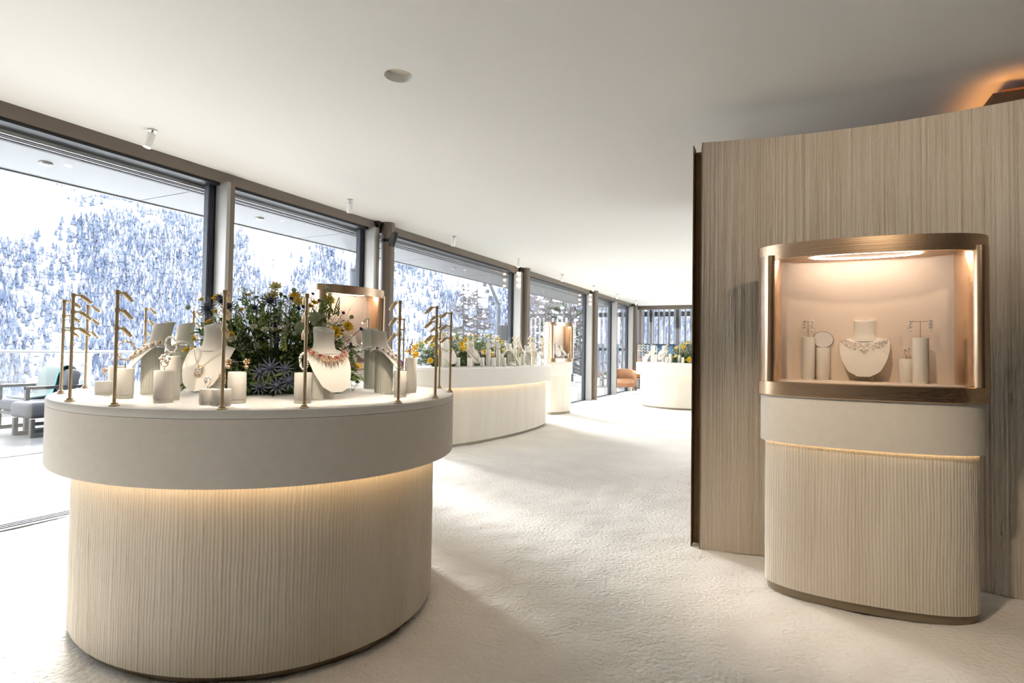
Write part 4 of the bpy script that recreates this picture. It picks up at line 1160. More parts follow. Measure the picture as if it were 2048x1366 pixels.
def bangle_on_rod(p, rod, rx, rzv, label, tilt=0.2, yaw=0.6, stones='diamond', metal='gold', beads=34, br=0.0042, wreath=False):
    t = jthing('bangle', label, 'bracelet', p); t.rotation_euler = (0, 0, view_rot(p))
    MB().tube([(0, 0, 0), (0, 0, rod)], 0.0014, 6).build('rod', M['rod'], t)
    X = Matrix.Translation((0, 0, rod + rzv)) @ Matrix.Rotation(yaw, 4, 'Z') @ Matrix.Rotation(tilt, 4, 'Y')
    Q = [(rx * math.cos(q), 0, rzv * math.sin(q)) for q in np.linspace(0, 2 * PI, 40)]
    MB().tube(Q, 0.0022, 8, False, X).build('band', M[metal], t, smooth=50)
    m_ = MB(); g_ = MB(); rg = random.Random(beads)
    for k in range(beads):
        a = 2 * PI * k / beads
        w = 0.006 if not wreath else 0.010
        for s in (-1, 1):
            q = Vector((rx * math.cos(a) + rg.uniform(-w, w) * 0.4, s * w * rg.uniform(0.2, 0.7), rzv * math.sin(a) + rg.uniform(-w, w) * 0.5))
            m_.ball(q, br * rg.uniform(0.7, 1.15), 1, M=X)
        if wreath:
            q = Vector((rx * math.cos(a), 0, rzv * math.sin(a)))
            d = Vector((rg.uniform(-1, 1), rg.uniform(-1, 1), rg.uniform(-1, 1))).normalized() * 0.013
            g_.tube([q, q + d * 0.6, q + d], [0.0012, 0.0034, 0.001], 5, M=X)
    m_.build('stones', M[stones], t, smooth=50)
    if wreath: g_.build('gold_petals', M['gold'], t, smooth=50)
def earrings(p, rod, half, label, drops=3, stones='diamond', sc=1.0):
    t = jthing('earring_pair', label, 'earrings', p); t.rotation_euler = (0, 0, view_rot(p))
    MB().tube([(0, 0, 0), (0, 0, rod)], 0.0013, 6).tube([(-half, 0, rod), (half, 0, rod)], 0.0012, 6).build('t_bar', M['rod'], t)
    for s in (-1, 1):
        m_, g_ = MB(), MB()
        for d in range(drops):
            z = rod - 0.012 * d * sc
            for k in range(5):
                a = 2 * PI * k / 5 + d
                m_.ball((s * half + 0.0055 * sc * math.cos(a), 0, z + 0.0055 * sc * math.sin(a)), 0.0036 * sc, 1)
            g_.ball((s * half, -0.002, z), 0.003 * sc, 1)
        m_.ball((s * half, 0, rod - 0.012 * drops * sc - 0.002), 0.0055 * sc, 2)
        e = m_.build('earring', M[stones], t, smooth=50); g_.build('setting', M['gold'], e, smooth=50)
ring_on_rod(T['a'], 0.030, 'small gold flower ring on the lowest left pedestal', 0.9, 'gold', seed=1)
bangle_on_rod(T['c'], 0.034, 0.035, 0.041, 'gold wreath bracelet with pearls at the left of the near island', 0.15, 0.3, 'pearl', 'gold', 22, 0.0052, True)
ring_on_rod(T['b'], 0.03, 'ring behind the wreath bracelet pedestal', 1.0, 'pearl', seed=2)
ring_on_rod(T['e'], 0.014, 'gold shell and pearl ring before the pearl bust', 1.45, 'pearl', seed=3)
bangle_on_rod(T['f'], 0.014, 0.022, 0.033, 'tilted pave diamond bangle before the pearl bust', 0.3, -0.5, 'diamond', 'gold', 46, 0.0032)
ring_on_rod(T['h'], 0.013, 'diamond solitaire ring on the small low pedestal', 1.0, 'diamond', seed=4)
bangle_on_rod(T['i'], 0.014, 0.018, 0.026, 'narrow gold pave bangle behind the front brass pole', 0.1, 1.1, 'gold', 'gold', 30, 0.003)
earrings(T['j'], 0.040, 0.033, 'pair of gold flower earrings on a thin bar', 1, 'gold', 1.6)
bangle_on_rod(T['k'], 0.012, 0.021, 0.033, 'rose pave bangle left of the ruby bust', 0.1, -0.9, 'diamond', 'gold', 42, 0.0034)
ring_on_rod(T['n'], 0.012, 'purple stone ring before the right tilted bust', 1.2, 'amethyst', seed=5)
# feather earring on the rightmost pedestal
t = jthing('feather_earring', 'rose diamond feather earring on the rightmost pedestal', 'earring', T['o']); t.rotation_euler = (0, 0, view_rot(T['o']))
MB().tube([(0, 0, 0), (0, 0, 0.02)], 0.0013, 6).build('rod', M['rod'], t)
m_ = MB(); rg = random.Random(3)
for k in range(60):
    s = k / 59.0; w = 0.014 * math.sin(PI * min(1, s * 1.1 + 0.08))
    m_.ball((0.004 - 0.008 * s + rg.uniform(-w, w), rg.uniform(-0.004, 0.004), 0.015 + 0.085 * s), 0.0042, 0)
m_.build('feather', mat('rose_pave', (0.62, 0.42, 0.36), 0.3, 0.5), t)

# ------------------------------------------------------------------ contents of the right showcase
ZD = 1.114
face_cam = math.atan2(-3.5, -0.35)
pb = onz(1729, 762, ZD); pb = Vector((pb.x, pb.y + 0.01, ZD))
place_bust('D', pb, math.radians(-97), 'cream bust with diamond and pearl bib in the right showcase', 1.0, 0.030, 0.02, 'busts in the showcases')
t, X = jewel_root('D', 'bib_necklace', 'diamond and pearl bib necklace on the showcase bust')
A_, B_ = MB(), MB(); C_ = MB(); rng = random.Random(6)
for row in range(3):
    n_ = 31 - row * 4
    for k in range(n_):
        th = -0.98 + 1.96 * k / (n_ - 1)
        x, v = ncurve(th, 0.096 + 0.004 * row, 0.28 + 0.01 * row, 0.47 + 0.035 * row)
        p = bust_pt(x, v, 0.007)
        if row == 2 and k % 2 == 0:
            q = bust_pt(x, v + 0.02 + 0.02 * (1 - abs(th)), 0.009); C_.ball(q, 0.0048 + 0.002 * (1 - abs(th)), 2)
        else: A_.ball(p, 0.0042, 1)
        if k % 2: B_.tube([p, bust_pt(x + rng.uniform(-.004, .004), v + 0.03, 0.008)], 0.0014, 5)
C_.ball(bust_pt(0, 0.60, 0.010), 0.0085, 2)
for mb_, nm, mm in ((A_, 'diamonds', 'diamond'), (B_, 'gold_links', 'gold'), (C_, 'pearls', 'pearl')):
    MB().add(mb_.v, mb_.f, X).build(nm, M[mm], t, smooth=50)
gD = 'slim pedestals in the right showcase'
q1 = ped_px(1616, 759.5, 24, 674, 'tall pedestal with earrings at the left in the right showcase', ZD, gD)
q2 = ped_px(1646, 760, 25, 695, 'pedestal with the round mirror in the right showcase', ZD, gD)
q3 = ped_px(1813, 766, 27.5, 718, 'short pedestal with a ring in the right showcase', ZD, gD)
q4 = ped_px(1841, 768, 28.5, 675, 'tall pedestal with earrings at the right in the right showcase', ZD, gD)
earrings(q1, 0.086, 0.020, 'pair of pearl drop earrings on the left showcase pedestal', 3, 'diamond', 1.35)
earrings(q4, 0.082, 0.042, 'pair of wide set drop earrings on the right showcase pedestal', 3, 'diamond', 1.2)
ring_on_rod(q3, 0.022, 'diamond cluster ring on the short showcase pedestal', 1.2, 'diamond', seed=9)
t = jthing('disc_stand', 'round cream disc stand with dark rim in the right showcase', 'display disc', q2); t.rotation_euler = (0, 0, view_rot(q2))
Rd = Matrix.Translation((0, 0, 0.045)) @ Matrix.Rotation(PI / 2, 4, 'X')
MB().lathe([(0.044, -0.003), (0.044, 0.003)], 48, Rd @ Matrix.Scale(1.12, 4, (1, 0, 0))).build('disc', M['suede_top'], t, smooth=40)
MB().tube([(0.0505 * math.cos(q), -0.001, 0.045 + 0.0452 * math.sin(q)) for q in np.linspace(0, 2 * PI, 49)], 0.0016, 6, False).build('rim', M['rod'], t, smooth=50)
t = jthing('pendant_brooch', 'gold and diamond twist pendant on the round disc stand', 'brooch', q2); t.rotation_euler = (0, 0, view_rot(q2))
m_, g_ = MB(), MB()
for k in range(14):
    s = k / 13.0; m_.ball((0.012 - 0.018 * s + 0.006 * math.sin(s * 5), -0.007, 0.062 - 0.03 * s), 0.0034, 1)
m_.ball((0.004, -0.008, 0.034), 0.005, 2).ball((0.005, -0.008, 0.022), 0.006, 2)
g_.tube([(0.010, -0.006, 0.078), (0.010, -0.006, 0.064)], 0.002, 6)
m_.build('stones', M['diamond'], t, smooth=50); g_.build('bail', M['gold'], t, smooth=50)

# contents of the two other showcases
def in_case(key, lx, ly):
    x, y, r = SHOW[key]; return Vector((x + lx * math.cos(r) - ly * math.sin(r), y + lx * math.sin(r) + ly * math.cos(r), ZD))
for key, nm in (('E', 'behind the near flowers'), ('F', 'at the end of the long island')):
    f = SHOW[key][2] - PI / 2
    place_bust(key, in_case(key, -0.09, 0.01), f - 0.2, 'cream bust in the showcase ' + nm, 0.85, 0.03, 0.0, 'busts in the showcases')
    place_bust(key + '2', in_case(key, 0.12, 0.01), f + 0.3, 'second cream bust in the showcase ' + nm, 0.75, 0.03, -0.1, 'busts in the showcases')
    for j, (lx, ly, h) in enumerate([(-0.215, -0.03, 0.13), (0.015, -0.10, 0.07), (0.215, -0.06, 0.10)]):
        pedestal(in_case(key, lx, ly), 0.026, h, '%s pedestal in the showcase %s' % (['left', 'middle', 'right'][j], nm), 'pedestals in the showcases')
    t, X = jewel_root(key, 'gold_collar', 'thin gold collar in the showcase ' + nm)
    m_ = MB().tube([bust_pt(*ncurve(th, 0.098, 0.30, 0.55), 0.006) for th in np.linspace(-1, 1, 30)], 0.004, 6, M=X); m_.build('collar', M['gold'], t, smooth=50)

# ------------------------------------------------------------------ things on the long island
gB = 'cream pedestals on the long island'
def at_depth_bust(key, px, py, face, label, grp, sc=0.95, tip=0.04, tilt=0.0):
    place_bust(key, onz(px, py, ZT), face, label, sc, tip, tilt, grp)
def collar(key, label, v1=0.6, r=0.0032, pend=False, mm='gold'):
    t, X = jewel_root(key, 'gold_necklace', label, 'gold necklaces on the far islands')
    m_ = MB().tube([bust_pt(*ncurve(th, 0.095, 0.30, v1), 0.006) for th in np.linspace(-1, 1, 26)], r, 6, M=X); m_.build('chain', M[mm], t, smooth=50)
    if pend: MB().ball(bust_pt(0, v1 + 0.05, 0.008), 0.011, 1, M=X).build('pendant', M['gold'], t, smooth=50)
BB = [(892, 734.2, -12, 1.05, 'first bust of the long island, seen past the brass poles', 0.55, False), (943, 733.2, -10, 0.95, 'second bust of the long island with a long pendant', 0.80, True), (1022, 731.5, 22, 0.95, 'third bust of the long island, side view with long collar', 0.6, False),
      (1040, 729, 28, 1.05, 'fourth bust of the long island, tall at the back', 0.7, False), (1058, 730, 22, 0.85, 'fifth bust of the long island, lower one', 0.65, False), (1070, 729, 28, 1.0, 'last bust of the long island at its far end', 0.7, False)]
for k, (px, py, fd, sc, lb, v1, pen) in enumerate(BB):
    at_depth_bust('B%d' % k, px, py, math.radians(fd), lb, 'busts on the long island', sc, 0.045 if k != 3 else 0.09, -0.05 if k > 1 else 0.0)
    collar('B%d' % k, 'gold collar on the ' + lb, v1, 0.0035, pen)
PB = [(915.5, 734, 9.5, 715, 'short pedestal between the first two busts of the long island'), (940, 735, 10, 716, 'pedestal under the second bust of the long island'), (964.5, 734, 9, 715, 'short pedestal with earrings right of the second bust'), (976.5, 733, 10, 698, 'tall pedestal with the left oval mirror on the long island'), (987, 734, 9, 715, 'short pedestal between the two oval mirrors'), (996, 733, 9, 699, 'tall pedestal with the right oval mirror on the long island'),
      (1003, 732, 8, 707, 'mid height pedestal right of the oval mirrors'), (1008, 733.5, 8.5, 715, 'short pedestal before the mid height one on the long island'), (1022, 732, 9, 724, 'lowest pedestal under the third bust of the long island'), (1036, 731, 8, 714, 'short pedestal right of the third bust'), (1046, 730.5, 8, 708, 'mid pedestal before the fourth bust of the long island'), (1055, 730, 8, 714, 'short pedestal near the far end of the long island')]
TB = []
for px, py, w, tp, lb in PB: TB.append(ped_px(px, py, w, tp, lb, ZT, gB))
for k in (0, 2, 4, 7): ring_on_rod(TB[k], 0.03, ['gold ring on the first short pedestal of the long island', '', 'gold drop on the pedestal right of the second bust', '', 'gold ring between the two oval mirrors', '', '', 'gold ring on the pedestal right of the mirrors'][k], 1.5, 'pearl', seed=20 + k)
for k, nm in ((3, 'left'), (5, 'right')):
    t = jthing('oval_disc_stand', nm + ' oval cream disc with gold brooch on the long island', 'display disc', TB[k]); t.rotation_euler = (0, 0, view_rot(TB[k]))
    MB().lathe([(0.036, -0.004), (0.036, 0.004)], 32, Matrix.Translation((0, 0, 0.052)) @ Matrix.Rotation(PI / 2, 4, 'X') @ Matrix.Scale(1.35, 4, (0, 1, 0))).build('disc', M['suede_top'], t, smooth=40)
    MB().tube([(0.037 * math.cos(q), 0, 0.052 + 0.049 * math.sin(q)) for q in np.linspace(0, 2 * PI, 33)], 0.002, 6, False).build('rim', M['brass'], t, smooth=50)
    MB().ball((0.004, -0.008, 0.045), 0.009, 1, (1, 0.5, 1.6)).build('brooch', M['gold'], t, smooth=50)
cB = ISL['B'][:2]
for k, (px, py) in enumerate([(882, 733.6), (934.5, 733.5), (945.5, 733.5), (988, 733), (996, 732.8), (1030, 732), (1036.5, 731.6), (1061.5, 731.5), (1066, 731), (1083, 730.5), (1086, 730), (1095.5, 729), (1099.5, 728)]):
    p = onz(px, py, ZT)
    place_pole(p, (cB[0], p.y - 0.1 + 0.3), 'brass lamp pole %s along the long island' % ['first', 'second', 'third', 'fourth', 'fifth', 'sixth', 'seventh', 'eighth', 'ninth', 'tenth', 'eleventh', 'twelfth', 'last'][k], 1.03, 'brass lamp poles on the long island')

# ------------------------------------------------------------------ things on the farthest island
gC = 'cream pedestals on the farthest island'
for k, (px, py, fd, lb) in enumerate([(1304, 723, 178, 'side view bust at the left of the farthest island'), (1327, 724.5, -120, 'front view bust in the middle of the farthest island'), (1369, 725.5, -30, 'front view bust at the right of the farthest island')]):
    at_depth_bust('C%d' % k, px, py, math.radians(fd), lb, 'busts on the farthest island', 1.12, 0.06, 0.0)
    collar('C%d' % k, 'thin necklace on the ' + lb, 0.72, 0.003, True)
for px, py, w, tp, lb in [(1289, 723.5, 6, 713, 'leftmost short pedestal on the farthest island'), (1292.5, 722.5, 5, 708, 'thin pedestal left of the side view bust'), (1313, 724.5, 6.5, 709, 'tall pedestal between the first two busts of the farthest island'), (1333.5, 726, 6, 714, 'short pedestal before the middle bust of the farthest island'), (1341.5, 725.5, 6.5, 709, 'tall pedestal before the flowers of the farthest island'), (1358.5, 726, 6, 710, 'tall pedestal left of the right bust on the farthest island'), (1365.5, 726.5, 5.5, 715, 'short pedestal before the right bust of the farthest island'), (1381, 726.5, 6, 720, 'rightmost low pedestal on the farthest island')]:
    ped_px(px, py, w, tp, lb, ZT, gC)
cC = ISL['C'][:2]
for k, (px, py) in enumerate([(1275.5, 722.5), (1278.5, 723.5), (1285, 724), (1294, 723), (1301.5, 724.3), (1313, 721), (1333.5, 726), (1359.5, 726)]):
    p = onz(px, py, ZT)
    place_pole(p, cC, 'brass lamp pole %s from the left on the farthest island' % ['first', 'second', 'third', 'fourth', 'fifth', 'sixth', 'seventh', 'eighth'][k], 1.0, 'brass lamp poles on the farthest island')

# ------------------------------------------------------------------ flowers
def petal_flower(rad, petals, layers, cup, seed):
    rg = random.Random(seed); mb = MB()
    for L in range(layers):
        r = rad * (1 - 0.22 * L); tilt = cup + 0.35 * L
        for k in range(petals):
            a = 2 * PI * (k + 0.5 * L) / petals + rg.uniform(-0.1, 0.1)
            d = Vector((math.cos(a), math.sin(a), 0)); s = Vector((-math.sin(a), math.cos(a), 0)); u = Vector((0, 0, 1))
            tl = tilt + rg.uniform(-0.15, 0.15)
            e = d * math.cos(tl) + u * math.sin(tl)
            w = r * 2.2 / petals
            mb.add([d * 0.1 * r, e * r * 0.55 + s * w, e * r, e * r * 0.55 - s * w, e * r * 0.6 + u * 0.02 * r], [(0, 1, 4), (1, 2, 4), (2, 3, 4), (3, 0, 4)])
    return mb
FL = {}
def fl_mesh(key):
    if key in FL: return FL[key]
    if key == 'yellow': mb, m = petal_flower(0.037, 13, 5, 0.15, 1), M['yellow']
    elif key == 'small_yellow': mb, m = petal_flower(0.025, 9, 3, 0.6, 2), M['yellow']
    elif key == 'pale': mb, m = petal_flower(0.036, 9, 4, 0.45, 3), M['pale_yellow']
    elif key == 'ivory': mb, m = petal_flower(0.028, 8, 4, 0.7, 4), M['ivory_petal']
    elif key == 'blue': mb, m = petal_flower(0.017, 6, 3, 0.8, 5), M['blue']
    elif key == 'globe':
        mb, m = MB(), M['globe']; rg = random.Random(9)
        mb.ball((0, 0, 0), 0.023, 2)
        for v in ICO[3][0]:
            v = Vector(v); mb.ball(v * 0.0255, 0.0040, 0)
    elif key == 'thistle':
        mb, m = MB(), M['thistle']; mb.ball((0, 0, 0.012), 0.013, 2, (1, 1, 1.35))
        for v in ICO[2][0]:
            v = Vector(v)
            if v.z > -0.3: mb.tube([v * 0.012 + Vector((0, 0, 0.012)), v * 0.018 + Vector((0, 0, 0.012))], [0.0015, 0.0004], 3, False)
        for k in range(11):
            a = 2 * PI * k / 11; d = Vector((math.cos(a), math.sin(a), 0.25)); s = Vector((-math.sin(a), math.cos(a), 0))
            mb.add([d * 0.008 + s * 0.003, d * 0.008 - s * 0.003, d * 0.030 - s * 0.003, d * 0.046, d * 0.030 + s * 0.003], [(0, 1, 2, 3, 4)])
    elif key == 'spike':
        mb, m = MB(), M['lime']; rg = random.Random(12)
        for k in range(46):
            s = k / 45.0; a = k * 2.4; r = 0.012 * (1 - s) ** 0.6 + 0.002
            mb.ball((r * math.cos(a), r * math.sin(a), 0.10 * s), 0.0062 * (1 - 0.6 * s), 1, (1, 1, 1.2))
    elif key == 'seedhead':
        mb, m = MB(), M['globe']; mb.ball((0, 0, 0), 0.009, 2)
        for v in ICO[2][0]: mb.ball(Vector(v) * 0.0105, 0.0030, 0)
    me = mb.mesh(key, 50); me.materials.append(m); FL[key] = me
    return me
NAMES = {'yellow': 'yellow_flower', 'small_yellow': 'small_yellow_flower', 'pale': 'lemon_rose', 'ivory': 'ivory_bloom', 'blue': 'blue_flower', 'globe': 'green_globe_flower', 'thistle': 'thistle', 'spike': 'lime_spike', 'seedhead': 'seed_head'}
def leaf(mb, b, d, L, w, rg, droop=0.2):
    d = d.normalized(); s = d.cross(Vector((0, 0, 1)))
    if s.length < 0.05: s = Vector((1, 0, 0))
    s.normalize(); n = s.cross(d)
    a = rg.uniform(-0.9, 0.9); s2 = s * math.cos(a) + n * math.sin(a); n2 = n * math.cos(a) - s * math.sin(a)
    m1 = b + d * L * 0.45; tp = b + d * L - Vector((0, 0, droop * L))
    mb.add([b, m1 + s2 * w + n2 * w * 0.3, tp, m1 - s2 * w + n2 * w * 0.3, m1], [(0, 1, 4), (1, 2, 4), (2, 3, 4), (3, 0, 4)])
def arrangement(label, loc, rz, rx, ry, h, seed, n_stem, n_need, n_sprig, flowers, fsc=1.0, rand_fl=None):
    """flowers: list of (kind, world position); rand_fl: {kind: count} scattered over the dome"""
    rg = random.Random(seed)
    t = thing('flower_arrangement', label, 'flowers', loc, rz, 'flower arrangements')
    lv, nd, st, tw, sp = MB(), MB(), MB(), MB(), MB()
    def dome(q=1.0, lo=0.05, hi=1.0):
        a = rg.uniform(0, 2 * PI); s = rg.uniform(lo, hi); c = math.sqrt(max(0, 1 - s * s)) ** 0.8
        return Vector((rx * q * c * math.cos(a), ry * q * c * math.sin(a), h * q * s))
    core = MB().loop([[(0.62 * rx * math.cos(q) * f, 0.62 * ry * math.sin(q) * f, z) for q in np.linspace(0, 2 * PI, 24, endpoint=False)] for f, z in ((1.0, 0.0), (1.05, 0.08 * h), (0.9, 0.3 * h), (0.5, 0.45 * h))], True, True, True)
    core.build('moss_base', M['needle'], t, smooth=60)
    for k in range(n_need):
        e = dome(rg.uniform(0.75, 1.02), 0.0, 0.55)
        b = e * rg.uniform(0.45, 0.7); b.z = max(0.01, e.z * 0.5)
        ax = (e - b)
        for q in range(26):
            s = rg.uniform(0.15, 1.0); p = b + ax * s
            d = (ax.normalized() * 0.9 + Vector((rg.uniform(-1, 1), rg.uniform(-1, 1), rg.uniform(-0.7, 0.7)))).normalized() * rg.uniform(0.03, 0.06)
            w = d.cross(Vector((rg.uniform(-1, 1), rg.uniform(-1, 1), 1))).normalized() * 0.0016 * max(1, fsc)
            q2 = p + d
            if q2.z < 0.004: q2.z = 0.004
            nd.add([p - w, p + w, q2], [(0, 1, 2)])
    for k in range(n_stem):
        e = dome(rg.uniform(0.8, 1.05), 0.05, 1.0)
        b = Vector((e.x * 0.3, e.y * 0.3, 0.02)); m_ = b.lerp(e, 0.55) + Vector((0, 0, 0.10 * h))
        st.tube([b, m_, e], [0.0022, 0.0018, 0.001], 3, False)
        ty = rg.random()
        for q in range(9):
            s = rg.uniform(0.45, 1.0)
            p = b.lerp(m_, s / 0.5) if s < 0.5 else m_.lerp(e, (s - 0.5) * 2)
            d = (e - m_).normalized() * 0.8 + Vector((rg.uniform(-1, 1), rg.uniform(-1, 1), rg.uniform(-0.4, 0.8)))
            leaf(lv if ty < 0.75 else sp, p, d, rg.uniform(0.026, 0.062), rg.uniform(0.005, 0.011), rg)
    for k in range(n_sprig):
        e = dome(rg.uniform(0.95, 1.18), 0.45, 1.0)
        b = e * 0.6
        tw.tube([b, e], [0.0012, 0.0007], 3, False)
        for q in range(12):
            p = b.lerp(e, rg.uniform(0.4, 1.0)); d = Vector((rg.uniform(-1, 1), rg.uniform(-1, 1), rg.uniform(-0.1, 1))) * 0.035
            tw.tube([p, p + d], [0.0008, 0.0005], 3, False)
            for _ in range(2): tw.ball(p + d * rg.uniform(0.6, 1.05), rg.uniform(0.0018, 0.0038) * fsc, 0)
    for mb_, nm, mm in ((lv, 'foliage', 'leaf'), (nd, 'fir_needles', 'needle'), (st, 'stems', 'stem'), (tw, 'dry_sprigs', 'twig'), (sp, 'pale_foliage', 'lime')):
        if mb_.v:
            o = mb_.build(nm, M[mm], t); o['kind'] = 'stuff'
    Mi = (Matrix.Translation(loc) @ Matrix.Rotation(rz, 4, 'Z')).inverted()
    items = [(k_, Mi @ Vector(p)) for k_, p in flowers]
    for k_, c in (rand_fl or {}).items():
        for _ in range(c):
            items.append((k_, dome(rg.uniform(0.95, 1.04), 0.12 if k_ != 'thistle' else 0.05, 0.97)))
    sm = MB()
    for k_, p in items:
        o = link(NAMES[k_], fl_mesh(k_), t, p)
        d = Vector((p.x / rx, p.y / ry, 0.6 + p.z / h * 0.6)).normalized()
        if k_ == 'spike': d = Vector((p.x * 0.5, p.y * 0.5, 1)).normalized()
        cam_l = (Mi.to_3x3() @ Vector((-loc[0], -loc[1], 0.1))).normalized()
        if k_ in ('yellow', 'pale', 'thistle'): d = (d + cam_l * 0.8).normalized()
        o.rotation_euler = d.to_track_quat('Z', 'Y').to_euler()
        s = fsc * rg.uniform(0.85, 1.12); o.scale = (s, s, s)
        b = Vector((p.x * 0.35, p.y * 0.35, 0.03)); sm.tube([b, b.lerp(p, 0.6) + Vector((0, 0, 0.03 * h)), p], [0.0022, 0.0018, 0.0014], 4, False)
    if sm.v:
        o = sm.build('flower_stems', M['stem'], t); o['kind'] = 'stuff'
    return t
def at_depth(px, py, dep):
    d = ray(px, py); return Vector((0, 0, EYE)) + d * (dep / d.dot(_fw))
FA = [('small_yellow', 404.7, 601, 2.80), ('yellow', 434, 596, 2.95), ('small_yellow', 432, 625, 2.85), ('small_yellow', 418.6, 645, 2.75), ('small_yellow', 498, 592, 2.9), ('small_yellow', 389.8, 680, 2.75), ('small_yellow', 374, 701, 2.72), ('small_yellow', 387, 701, 2.70), ('small_yellow', 463, 671, 2.62), ('small_yellow', 483.7, 622, 2.75),
      ('yellow', 590, 593, 2.85), ('yellow', 598, 605, 2.82), ('small_yellow', 620, 614.5, 2.8), ('small_yellow', 628, 608, 2.8), ('yellow', 657.8, 600, 2.9), ('yellow', 695.5, 653, 2.85), ('yellow', 671, 664, 2.78), ('small_yellow', 714, 734, 2.85), ('pale', 551, 576, 2.9), ('pale', 547, 592, 2.88), ('pale', 540, 600, 2.9), ('ivory', 467, 681, 2.62), ('ivory', 508, 656, 2.66), ('ivory', 530, 662, 2.66), ('ivory', 552, 660, 2.68),
      ('globe', 629.6, 634, 2.72), ('globe', 601.5, 655, 2.70), ('seedhead', 571, 639, 2.68), ('seedhead', 589, 667, 2.66), ('seedhead', 648, 650, 2.72), ('seedhead', 628, 646, 2.66), ('seedhead', 560, 626, 2.7), ('seedhead', 375.8, 615, 2.82), ('seedhead', 703, 634, 2.85), ('seedhead', 655, 577, 2.85), ('seedhead', 588, 580, 2.85),
      ('thistle', 554, 772, 2.55), ('thistle', 541, 735, 2.56), ('thistle', 571, 738, 2.56), ('thistle', 578, 762, 2.56), ('thistle', 520, 745, 2.56), ('thistle', 416, 619, 2.8), ('thistle', 441, 598, 2.88), ('thistle', 444, 604, 2.84), ('thistle', 459, 614, 2.78), ('thistle', 510, 617, 2.74), ('thistle', 540, 603, 2.76), ('thistle', 520, 775, 2.56),
      ('spike', 526, 655, 2.68), ('spike', 478, 655, 2.68), ('spike', 566, 700, 2.62), ('spike', 645, 622, 2.8), ('spike', 672, 630, 2.82), ('spike', 655, 625, 2.84), ('spike', 500, 640, 2.72), ('spike', 592, 640, 2.75), ('spike', 490, 610, 2.9),
      ('blue', 551, 655, 2.66), ('blue', 582, 600, 2.8), ('blue', 597, 620, 2.74), ('blue', 625, 590, 2.84), ('blue', 637, 604, 2.82), ('blue', 557, 683, 2.64), ('blue', 606, 616, 2.74), ('blue', 685, 628, 2.82), ('blue', 720, 660, 2.86), ('blue', 700, 690, 2.8)]
cx, cy, rz, a, b = ISL['A']
arrangement('large mixed flower arrangement with yellow blooms and thistles on the near island', (cx + 0.02, cy + 0.02, ZT), rz, 0.50, 0.42, 0.50, 31, 460, 330, 110, [(k_, at_depth(x, y, d - 0.08)) for k_, x, y, d in FA], 1.0)
cx, cy, rz, a, b = ISL['B']
arrangement('long bank of yellow and blue flowers on the long island', (-4.25, 7.25, ZT), rz, 0.26, 1.45, 0.46, 32, 420, 260, 60, [], 1.35, {'yellow': 26, 'small_yellow': 26, 'blue': 40, 'pale': 10, 'ivory': 12, 'spike': 10, 'seedhead': 8})
cx, cy, rz, a, b = ISL['C']
arrangement('round flower arrangement with yellow blooms on the farthest island', (-2.10, 13.75, ZT), rz, 0.52, 0.36, 0.50, 33, 260, 160, 40, [], 1.5, {'yellow': 12, 'small_yellow': 10, 'blue': 14, 'pale': 6, 'spike': 8, 'seedhead': 6})

# ------------------------------------------------------------------ far seating corner
t = thing('tub_armchair', 'tan leather tub armchair on steel legs in the far corner', 'armchair', (-4.58, 17.15, 0), math.radians(25))
sh = []
for q in np.linspace(math.radians(-20), math.radians(200), 30):
    r0, r1 = 0.36, 0.29
    hh = 0.44 + 0.30 * max(0, math.sin(q)) ** 0.6 if math.sin(q) > 0 else 0.44
    hh = 0.66 + 0.08 * math.sin(q)
    c_, s_2 = math.cos(q), math.sin(q)
    sh.append([(r0 * c_, r0 * s_2, 0.24), (1.04 * r0 * c_, 1.04 * r0 * s_2, hh), (r1 * c_, r1 * s_2, hh), (r1 * c_, r1 * s_2, 0.24)])
MB().loop(sh, True, True, True).build('shell', M['tan_leather'], t, smooth=50)
MB().lathe([(0.30, 0.30), (0.315, 0.33), (0.315, 0.41), (0.29, 0.44), (0.0, 0.445)], 36, Matrix.Translation((0, -0.04, 0))).build('seat_cushion', M['tan_leather'], t, smooth=50)
MB().lathe([(0.33, 0.20), (0.345, 0.22), (0.345, 0.29), (0.33, 0.30)], 36, Matrix.Translation((0, -0.01, 0))).build('seat_base', mat('dark_tan_base', (0.36, 0.16, 0.08), 0.6), t, smooth=50)
for sx in (-1, 1):
    for sy in (-1, 1):
        MB().tube([(0.22 * sx, 0.20 * sy, 0.21), (0.30 * sx, 0.28 * sy, 0.0)], [0.014, 0.010], 8).build('leg', M['steel'], t, smooth=50)
t = thing('mountain_picture', 'large framed picture of a blue rocky mountain behind the far island', 'picture', (-3.75, 18.85, 0), math.radians(4))
am = bpy.data.materials.new('mountain_photo_print'); am.use_nodes = True
n_ = am.node_tree; p_ = n_.nodes['Principled BSDF']; p_.inputs['Roughness'].default_value = 0.4
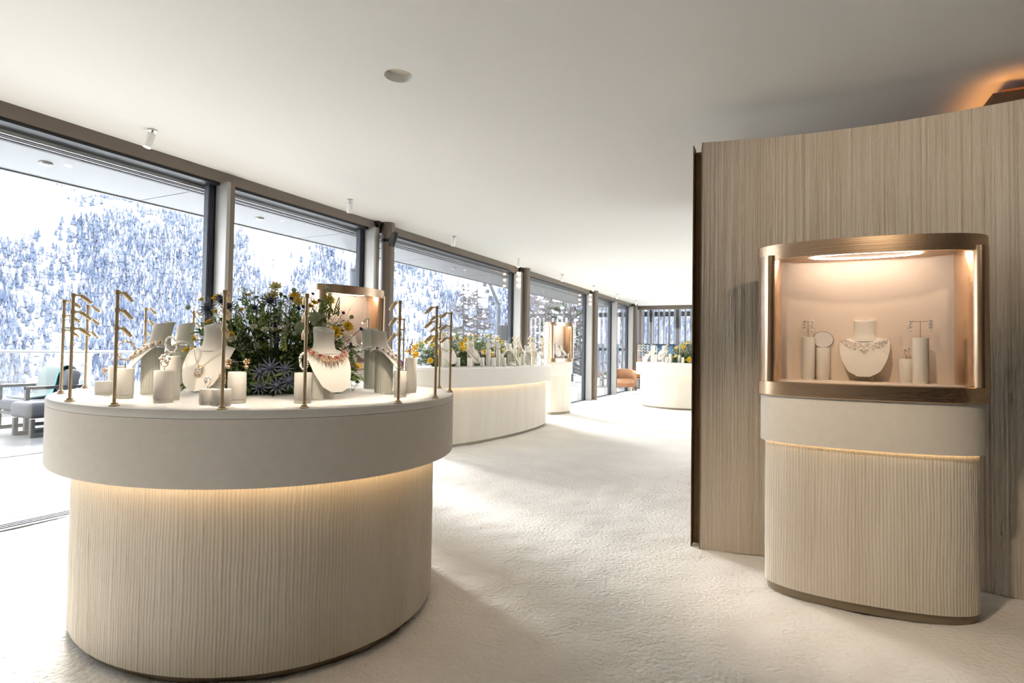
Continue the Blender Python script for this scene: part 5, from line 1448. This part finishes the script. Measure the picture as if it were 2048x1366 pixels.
tc = n_.nodes.new('ShaderNodeTexCoord'); no = n_.nodes.new('ShaderNodeTexNoise'); no.inputs['Scale'].default_value = 3.2; no.inputs['Detail'].default_value = 9; no.inputs['Roughness'].default_value = 0.7
n_.links.new(tc.outputs['Object'], no.inputs['Vector'])
sx_ = n_.nodes.new('ShaderNodeSeparateXYZ'); n_.links.new(tc.outputs['Object'], sx_.inputs[0])
def math_node(op, a_, b_):
    q = n_.nodes.new('ShaderNodeMath'); q.operation = op
    for i_, v_ in ((0, a_), (1, b_)):
        if isinstance(v_, (int, float)): q.inputs[i_].default_value = v_
        else: n_.links.new(v_, q.inputs[i_])
    return q.outputs[0]
zz = math_node('SUBTRACT', sx_.outputs['Z'], 0.55)
dg = math_node('ADD', math_node('MULTIPLY', zz, 1.0), math_node('MULTIPLY', sx_.outputs['X'], 0.35))
f1 = math_node('ADD', dg, math_node('MULTIPLY', math_node('SUBTRACT', no.outputs['Fac'], 0.5), 1.5))
rp = n_.nodes.new('ShaderNodeValToRGB'); e = rp.color_ramp.elements
e[0].position = 0.0; e[0].color = (0.40, 0.20, 0.08, 1); e[1].position = 1.0; e[1].color = (0.02, 0.05, 0.11, 1)
for ps, cl in ((0.12, (0.38, 0.36, 0.36, 1)), (0.26, (0.10, 0.12, 0.16, 1)), (0.40, (0.34, 0.38, 0.44, 1)), (0.55, (0.06, 0.09, 0.14, 1)), (0.72, (0.12, 0.25, 0.42, 1))):
    q = e.new(ps); q.color = cl
n_.links.new(f1, rp.inputs['Fac']); n_.links.new(rp.outputs['Color'], p_.inputs['Base Color'])
MB().box(-1.2, 1.2, -0.02, 0.0, 0.42, 1.52).build('print', am, t)
MB().box(-1.22, 1.22, 0.0, 0.03, 0.40, 1.54).build('backing', M['dark'], t)
for x in (-0.9, 0.0, 0.9):
    MB().box(x - 0.02, x + 0.02, 0.03, 0.07, 0.0, 1.3).build('easel_leg', M['wood'], t)
MB().box(-1.1, 1.1, -0.05, 0.05, 0.36, 0.40).build('ledge', mat('light_oak_ledge', (0.45, 0.30, 0.17), 0.6), t)
